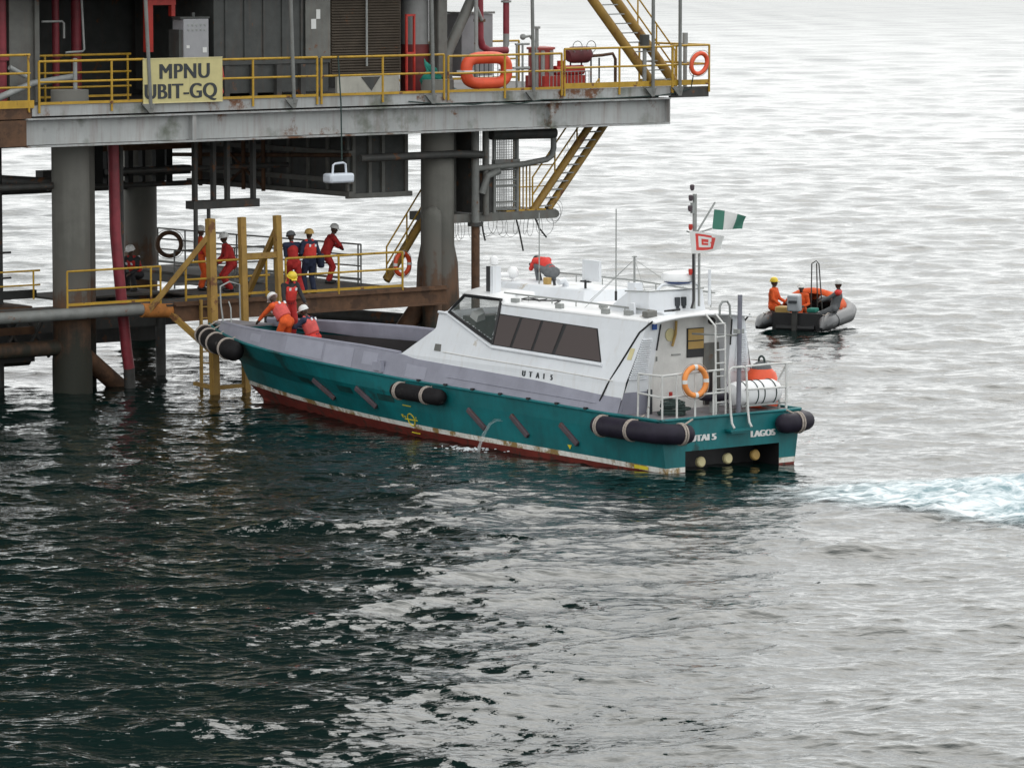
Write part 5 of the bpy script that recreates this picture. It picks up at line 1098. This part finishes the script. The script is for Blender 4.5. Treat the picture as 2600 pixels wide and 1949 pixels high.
for i in range(9):
    x = -0.2 + 0.26 * i; hw = 0.95 * math.sqrt(max(0.02, 1 - (i / 8.6) ** 2.5)); rows.append([(x, hw * math.cos(t), 0.50 + 0.72 * (1 - 0.45 * (i / 8)) * math.sin(t) * (1 if i else 0.75)) for t in np.linspace(0, math.pi, 13)])
c.sheet(rows); o = c.build('bow_canopy', M['orange_suit'], T_); o.modifiers.new('t', 'SOLIDIFY').thickness = 0.03
eng = MB().hexa([(-2.2, -0.2, 0.62), (-1.85, -0.2, 0.62), (-1.85, 0.2, 0.62), (-2.2, 0.2, 0.62), (-2.25, -0.19, 1.12), (-1.9, -0.19, 1.16), (-1.9, 0.19, 1.16), (-2.25, 0.19, 1.12)]).build('outboard_engine', paint('engine', (0.36, 0.38, 0.40), 0.4, 0.08), T_, bevel=0.05)
MB().box(-2.1, -1.95, -0.07, 0.07, -0.4, 0.62).build('engine_leg', M['steel_dark'], eng)
MB().box(-2.268, -2.235, -0.13, 0.13, 0.88, 0.96).build('engine_panel', M['ink'], eng)
c = MB()
for x, y in ((-0.4, 0.15), (-0.2, 0.02), (-0.4, -0.15)): c.tube([(x, y * 1.2 - 0.25, 0.5), (x, y * 0.75 - 0.2, 1.95)], 0.02, 6)
c.tube([(-0.4, -0.09, 1.95), (-0.3, -0.2, 2.03), (-0.4, -0.31, 1.95)], 0.018, 6); c.build('lifting_frame', M['steel_dark'], T_)
solo(MB().box(-1.6, -1.2, -0.55, -0.25, 0.55, 0.68), 'green_box', M['green'], 'small green bundle right of the outboard engine', 'bundle', RIB, (-1.4, -0.4, 0.55), bevel=0.04)
solo(MB().box(-1.7, -1.3, 0.3, 0.72, 0.5, 0.72), 'yellow_bag', M['tan'], 'small yellow bag left of the outboard engine', 'bag', RIB, (-1.5, 0.5, 0.5), bevel=0.05)

# ------------------------------------------------------------------ people
BAKE = []
def ik(a, c, l1, l2, pole):
    a, c, pole = Vector(a), Vector(c), Vector(pole); d = c - a; L = min(max(d.length, abs(l1 - l2) + 0.02), (l1 + l2) * 0.995); dn = d.normalized(); c = a + dn * L
    x = (l1 * l1 - l2 * l2 + L * L) / (2 * L); h = math.sqrt(max(1e-6, l1 * l1 - x * x)); p = pole - dn * pole.dot(dn)
    p = p.normalized() if p.length > 1e-5 else dn.orthogonal().normalized()
    return a + dn * x + p * h, c
def skinned(mb, name, mat, parent, voxel, smooth=4, base=(0, 0, 0)):
    o = mb.build(name, mat, parent, base); r = o.modifiers.new('merge', 'REMESH'); r.mode = 'VOXEL'; r.voxel_size = voxel; r.use_smooth_shade = True
    s = o.modifiers.new('soft', 'SMOOTH'); s.factor = 0.5; s.iterations = smooth; BAKE.append(o); return o
def person(label, fr, base, face, pelvis=(0, 0, 0.90), spine=(0, 0, 1), head=(0, 0, 1), look=(1, 0, 0), hands=None, feet=None, knees=None, elbows=None, suit='orange_suit', legs=None, vest=None, helmet='helmet_white', skin='skin', sleeves=None, boots='black', yoke=None, group=None, scale=1.0, jacket=None):
    t = thing('person', label, 'person', fr, base, group); t.rotation_euler = (0, 0, fr.a + math.radians(face)); t['_b'] = [0, 0, 0]; t.scale = (scale,) * 3
    pv = Vector(pelvis); sp = Vector(spine).normalized(); hd = Vector(head).normalized(); lk = Vector(look).normalized()
    side = Vector((0, 0, 1)).cross(lk); side = Vector((0, 1, 0)); fwd = side.cross(sp).normalized()
    chest = pv + sp * 0.36; neck = pv + sp * 0.54; hc = neck + hd * 0.17
    hips = [pv + side * s * 0.095 - sp * 0.02 for s in (1, -1)]; shd = [neck - sp * 0.06 + side * s * 0.185 for s in (1, -1)]
    feet = feet or [(0, 0.12, 0.08), (0, -0.12, 0.08)]; hands = hands or [(0.08, 0.27, pelvis[2] - 0.08), (0.08, -0.27, pelvis[2] - 0.08)]
    knees = knees or [(1, 0.1, 0), (1, -0.1, 0)]; elbows = elbows or [(-1, 0.5, -0.3), (-1, -0.5, -0.3)]
    kn, an, el, wr = [], [], [], []
    for i in (0, 1):
        k, a = ik(hips[i], feet[i], 0.42, 0.41, knees[i]); kn.append(k); an.append(a)
        e, w = ik(shd[i], hands[i], 0.28, 0.255, elbows[i]); el.append(e); wr.append(w)
    body = MB()
    def torso(m, x):
        m.tube([pv - sp * 0.08, pv + sp * 0.04, pv + sp * 0.18, chest, neck - sp * 0.10, neck - sp * 0.02], [0.10 + x, 0.145 + x, 0.135 + x, 0.155 + x, 0.13 + x, 0.07 + x], 16, round_=True)
        for i in (0, 1): m.tube([neck - sp * 0.10, shd[i]], [0.09 + x, 0.072 + x], 12, round_=True); m.ball(hips[i], 0.11 + x)
    torso(body, -0.01)
    body.tube([neck - sp * 0.04, neck + hd * 0.06], [0.062, 0.055], 12, round_=True)
    R = Matrix((lk - hd * lk.dot(hd), hd.cross(lk), hd)).transposed(); 
    for k in range(3): 
        cvec = R.col[k].normalized(); R[0][k], R[1][k], R[2][k] = cvec
    fx, fy, fz = R.col[0].copy(), R.col[1].copy(), R.col[2].copy()
    body.ball(hc + fz * 0.02, 0.098, 0.078, 0.115, 16, R); body.ball(hc + fx * 0.035 - fz * 0.05, 0.062, 0.055, 0.07, 14, R)
    body.ball(hc + fx * 0.105 - fz * 0.012, 0.018, 0.014, 0.024, 8, R); body.ball(hc + fx * 0.088 - fz * 0.055, 0.016, 0.026, 0.01, 8, R)
    for s in (1, -1): body.ball(hc + fy * s * 0.08 - fz * 0.005, 0.02, 0.012, 0.032, 8, R)
    for i in (0, 1):
        body.tube([hips[i], kn[i], an[i]], [0.085, 0.058, 0.042], 12, round_=True)
        body.tube([shd[i], el[i], wr[i]], [0.05, 0.04, 0.029], 12, round_=True)
        d = (wr[i] - el[i]).normalized(); s = 1 if i == 0 else -1
        pl = d.cross(Vector((0, 0, 1))) if abs(d.z) < 0.9 else d.cross(fwd); pl.normalize(); nn = pl.cross(d)
        body.tube([wr[i], wr[i] + d * 0.045, wr[i] + d * 0.085], [0.028, 0.04, 0.038], 10, round_=True)
        for q, (o_, ln) in enumerate(((-0.033, 0.066), (-0.011, 0.078), (0.011, 0.074), (0.033, 0.058))):
            b0 = wr[i] + d * 0.085 + pl * o_; body.tube([b0 - d * 0.02, b0 + d * ln * 0.55, b0 + d * ln * 0.9 - nn * 0.025], [0.011, 0.010, 0.008], 8, round_=True)
        b0 = wr[i] + d * 0.03 + pl * s * 0.03; body.tube([b0, b0 + d * 0.03 + pl * s * 0.03, b0 + d * 0.06 + pl * s * 0.036 - nn * 0.01], [0.014, 0.012, 0.009], 8, round_=True)
    skinned(body, 'body', M[skin], t, 0.0085, 2)
    m = MB(); torso(m, 0.012)
    for i in (0, 1):
        if not sleeves: m.tube([shd[i], el[i], el[i].lerp(wr[i], 0.93)], [0.072, 0.058, 0.05], 12, round_=True)
        if not legs: m.tube([hips[i], kn[i], kn[i].lerp(an[i], 0.9)], [0.112, 0.086, 0.078], 12, round_=True)
    skinned(m, 'coverall' if not legs else 'jacket', M[suit], t, 0.016)
    if legs:
        m = MB().tube([pv - sp * 0.1, pv + sp * 0.08], [0.12, 0.165], 14, round_=True)
        for i in (0, 1): m.ball(hips[i], 0.128); m.tube([hips[i], kn[i], kn[i].lerp(an[i], 0.9)], [0.115, 0.088, 0.078], 12, round_=True)
        skinned(m, 'trousers', M[legs], t, 0.016)
    if sleeves:
        for i in (0, 1): skinned(MB().tube([shd[i], el[i], el[i].lerp(wr[i], 0.93)], [0.076, 0.06, 0.05], 12, round_=True), 'sleeve', M[sleeves], t, 0.014)
    if yoke:
        m = MB()
        for i in (0, 1): m.tube([neck - sp * 0.09, shd[i]], [0.125, 0.095], 12, round_=True)
        skinned(m, 'jacket_yoke', M[yoke], t, 0.015)
    if vest:
        m = MB().tube([pv + sp * 0.10, pv + sp * 0.2, chest, neck - sp * 0.08], [0.19, 0.195, 0.20, 0.15], 14, round_=False)
        for s in (1, -1): m.tube([neck - sp * 0.12 + side * s * 0.10 + fwd * 0.05, neck - sp * 0.0 + side * s * 0.09, neck - sp * 0.12 + side * s * 0.10 - fwd * 0.05], 0.07, 10, round_=True)
        v_ = skinned(m, 'life_vest', M[vest], t, 0.016)
        m = MB()
        for f in (1, -1):
            for s in (1, -1): q = chest + sp * 0.07 + fwd * f * 0.197 + side * s * 0.085; m.bar(q - sp * 0.035, q + sp * 0.035, 0.05, 0.02, tuple(fwd))
        m.build('reflective_patch', M['reflective'], v_, base=(0, 0, 0))
    for i in (0, 1):
        d = (an[i] - kn[i]).normalized(); toe = Vector((lk.x, lk.y, 0)).normalized() if abs(d.z) > 0.5 else Vector((lk.x * 0.3, 0, 1)).normalized()
        skinned(MB().tube([an[i] - d * 0.15, an[i]], [0.062, 0.055], 10, round_=True).tube([an[i] - toe * 0.05 - Vector((0, 0, 0.03)), an[i] + toe * 0.1 - Vector((0, 0, 0.04)), an[i] + toe * 0.17 - Vector((0, 0, 0.045))], [0.05, 0.046, 0.036], 10, round_=True), 'boot', M[boots], t, 0.012)
    if helmet:
        pr = [(0.128, -0.005), (0.127, 0.03), (0.115, 0.075), (0.085, 0.11), (0.04, 0.13), (0.004, 0.134)]
        m = MB(); cc = hc + fz * 0.045; m.lathe(pr, cc, fz, 22); hm_ = m.build('helmet', M[helmet], t, base=(0, 0, 0))
        MB().lathe([(0.12, -0.012), (0.142, -0.012), (0.142, 0.0), (0.12, 0.004)], cc, fz, 22).bar(cc + fx * 0.11, cc + fx * 0.175 - fz * 0.012, 0.15, 0.012, tuple(fz)).build('brim', M[helmet], hm_, base=(0, 0, 0))
    else:
        MB().ball(hc + fz * 0.03 - fx * 0.006, 0.104, 0.086, 0.112, 16, R).build('hair', M['black'], t, base=(0, 0, 0))
    m = MB()
    for s in (1, -1): m.ball(hc + fx * 0.088 + fy * s * 0.032 + fz * 0.012, 0.011, 0.014, 0.009, 8, R)
    m.build('eyes', M['ink'], t, base=(0, 0, 0))
    t['hc'] = list(hc); t['h0'] = [list(w) for w in wr][0]
    return t
GL, GB, GD = 'people standing on the landing', 'people working at the bow', 'people riding in the dinghy'
LZf = LZ
person('person in orange coverall and white helmet half hidden behind the diagonal timber', PLAT, (5.6, 2.3, LZf), -30, look=(1, -0.4, -0.1), vest='vest_red', group=GL, hands=[(0.25, 0.2, 0.95), (0.2, -0.3, 0.9)])
person('person in dark red coverall and white helmet between two timber posts', PLAT, (6.0, 1.45, LZf), 160, suit='red_suit', look=(1, 0, -0.3), head=(0.2, 0, 1), pelvis=(-0.05, 0, 0.78), spine=(0.35, 0, 1), hands=[(0.35, 0.15, 0.8), (0.35, -0.15, 0.8)], group=GL)
person('person with navy shoulders on a red coverall, seen from behind at the rail', PLAT, (6.85, -0.45, LZf), 75, suit='red_suit', yoke='navy_suit', helmet='grey_suit', pelvis=(0, 0.04, 0.86), spine=(0.18, 0.05, 1), head=(0.25, 0, 1), feet=[(0.1, 0.1, 0.08), (-0.15, -0.16, 0.08)], hands=[(0.3, 0.12, 1.0), (0.3, -0.12, 1.0)], sleeves='navy_suit', group=GL)
person('person in navy coverall with red life vest and tan cap holding a dark jacket', PLAT, (7.25, -0.55, LZf), 85, suit='navy_suit', vest='vest_red', helmet='tan', feet=[(0.05, 0.1, 0.08), (-0.05, -0.12, 0.08)], hands=[(0.2, 0.2, 1.0), (-0.05, -0.34, 0.85)], group=GL)
person('person in red coverall leaning forward over the rail, apart from the others', PLAT, (9.75, 2.05, LZf), -15, suit='red_suit', helmet='helmet_white', pelvis=(-0.12, 0, 0.84), spine=(0.45, 0, 1), head=(0.25, 0, 1), look=(1, 0, -0.35), hands=[(0.34, 0.12, 0.98), (0.34, -0.1, 0.98)], elbows=[(0, 1, -0.3), (0, -1, -0.3)], feet=[(0.05, 0.12, 0.08), (-0.1, -0.15, 0.08)], group=GL)
person('crouching person in dark clothes with white helmet in the shade of the back leg', PLAT, (4.1, 3.3, LZf), 200, suit='dark_suit', vest='red_suit', pelvis=(-0.1, 0, 0.45), spine=(0.5, 0, 1), head=(0.3, 0, 1), look=(1, 0, -0.3), feet=[(0.2, 0.16, 0.08), (0.1, -0.16, 0.08)], hands=[(0.4, 0.15, 0.5), (0.4, -0.15, 0.5)], group=GL)
person('person with yellow helmet and black jacket wearing a red life vest behind the bow crew', BOAT, (18.35, -0.62, 1.62), 170, suit='dark_suit', vest='vest_red', helmet='helmet_yellow', pelvis=(0, 0, 0.9), spine=(0.2, 0, 1), head=(0.5, 0, 0.85), look=(0.85, 0, -0.5), hands=[(0.4, 0.3, 0.9), (0.4, -0.3, 0.9)], legs='red_suit', group=GB)
person('person in orange coverall and pink vest bending over the bow, seen from behind', BOAT, (17.55, 0.12, 1.25), 5, vest='vest_pink', pelvis=(-0.12, 0, 0.88), spine=(0.75, 0.05, 0.85), head=(0.7, 0, 0.7), look=(0.7, 0, -0.7), feet=[(0, 0.17, 0.08), (-0.05, -0.17, 0.08)], hands=[(0.6, 0.3, 0.85), (0.55, -0.35, 0.9)], elbows=[(-0.3, 1, 0), (-0.3, -1, 0)], helmet='helmet_white', group=GB, scale=1.04)
person('crouching person with pink life vest over dark sleeves and red trousers at the bow', BOAT, (17.25, -0.5, 1.24), 20, suit='navy_suit', legs='vest_red', vest='vest_pink', pelvis=(-0.15, 0, 0.5), spine=(0.45, 0.1, 1), head=(0.35, 0.1, 1), look=(1, 0.2, -0.4), feet=[(0.1, 0.17, 0.08), (-0.05, -0.17, 0.08)], hands=[(0.45, 0.3, 0.75), (0.45, -0.1, 0.75)], group=GB)
person('person in red jacket and grey trousers bent double on the cabin roof', BOAT, (7.75, -0.75, 3.66), -8, suit='vest_red', legs='grey_suit', helmet=None, skin='skin_light', pelvis=(-0.25, 0, 0.36), spine=(0.85, 0.05, 0.5), head=(0.9, 0, -0.1), look=(0.9, 0.1, -0.3), feet=[(0.05, 0.14, 0.08), (-0.1, -0.16, 0.08)], knees=[(1, 0.3, 0.6), (1, -0.3, 0.6)], hands=[(0.52, 0.07, 0.52), (0.5, -0.08, 0.42)], elbows=[(0, 0.5, -1), (0, -0.5, -1)], boots='white')
person('person in orange coverall and yellow helmet sitting on the left dinghy tube', RIB, (-1.05, 0.95, 0.55), -95, pelvis=(0.0, 0, 0.13), spine=(0.05, 0, 1), look=(1, 0.2, 0), helmet='helmet_yellow', feet=[(0.62, 0.14, -0.38), (0.6, -0.16, -0.38)], knees=[(0.5, 0, 1), (0.5, 0, 1)], hands=[(0.35, 0.15, 0.25), (0.3, -0.2, 0.2)], group=GD)
person('person with white cap low in the dinghy behind the outboard engine', RIB, (-0.85, 0.1, 0.42), 175, pelvis=(0, 0, 0.13), spine=(0.1, 0, 1), look=(1, 0.3, 0), feet=[(0.55, 0.14, -0.1), (0.55, -0.16, -0.1)], knees=[(0.3, 0, 1), (0.3, 0, 1)], hands=[(0.35, 0.2, 0.3), (0.35, -0.2, 0.3)], helmet='helmet_white', group=GD, scale=0.97)
person('person in grey clothes with red vest straps leaning back on the right dinghy tube', RIB, (-1.0, -0.98, 0.55), 95, suit='grey_suit', pelvis=(0, 0, 0.13), spine=(-0.22, 0, 1), look=(1, 0.1, 0.05), feet=[(0.75, 0.16, -0.3), (0.72, -0.12, -0.35)], knees=[(0.4, 0, 1), (0.4, 0, 1)], hands=[(0.45, 0.15, 0.3), (0.15, -0.25, 0.05)], yoke='vest_red', boots='dark_suit', group=GD)
# things in people's hands
solo(MB().hexa([(7.5, -0.72, 3.0), (7.66, -0.72, 3.0), (7.66, -0.55, 3.0), (7.5, -0.55, 3.0), (7.42, -0.78, 3.36), (7.62, -0.78, 3.4), (7.62, -0.55, 3.4), (7.42, -0.55, 3.36)]), 'dark_jacket', M['navy_suit'], 'dark jacket hanging from the hand of the person in navy', 'jacket', PLAT, (7.5, -0.65, 3.0), bevel=0.05)
solo(MB().box(8.3, 8.4, -0.88, -0.76, 4.1, 4.18).tube([(8.35, -0.82, 4.14), (8.46, -0.82, 4.14)], 0.035, 10), 'camera_device', M['black'], 'small black device held to the face of the person on the roof', 'camera', BOAT, (8.35, -0.8, 3.94))

# merge every figure's overlapping limbs into one continuous skin
bpy.context.view_layer.update()
dg = bpy.context.evaluated_depsgraph_get()
new = [(o, bpy.data.meshes.new_from_object(o.evaluated_get(dg), preserve_all_data_layers=True, depsgraph=dg)) for o in BAKE]
for o, me in new:
    nm = o.data.name; o.modifiers.clear(); o.data = me; me.name = nm; me.shade_smooth()
for o in TEXTS:
    me = bpy.data.meshes.new_from_object(o.evaluated_get(dg)); fat, par, mb_, mt = o['fat'], o.parent, o.matrix_basis.copy(), o.data.materials[0]
    bpy.data.objects.remove(o); q = bpy.data.objects.new('lettering', me); COL.objects.link(q); q.parent = par; q.matrix_basis = mb_
    me.materials.clear(); me.materials.append(mt)
    if fat:                                                     # heavier strokes: the glyphs repeated a few millimetres to either side
        co = [v.co.copy() for v in me.vertices]; fs = [tuple(p.vertices) for p in me.polygons]; n = len(co)
        vs = [(v.x + dx, v.y, v.z + dz) for dx, dz in ((0, 0.002), (-fat, 0.001), (fat, 0.0)) for v in co]
        me.clear_geometry(); me.from_pydata(vs, [], [tuple(i + k * n for i in f) for k in range(3) for f in fs]); me.update()
for o in bpy.data.objects:
    for k in ('_b', 'hc', 'h0'):
        if k in o: del o[k]
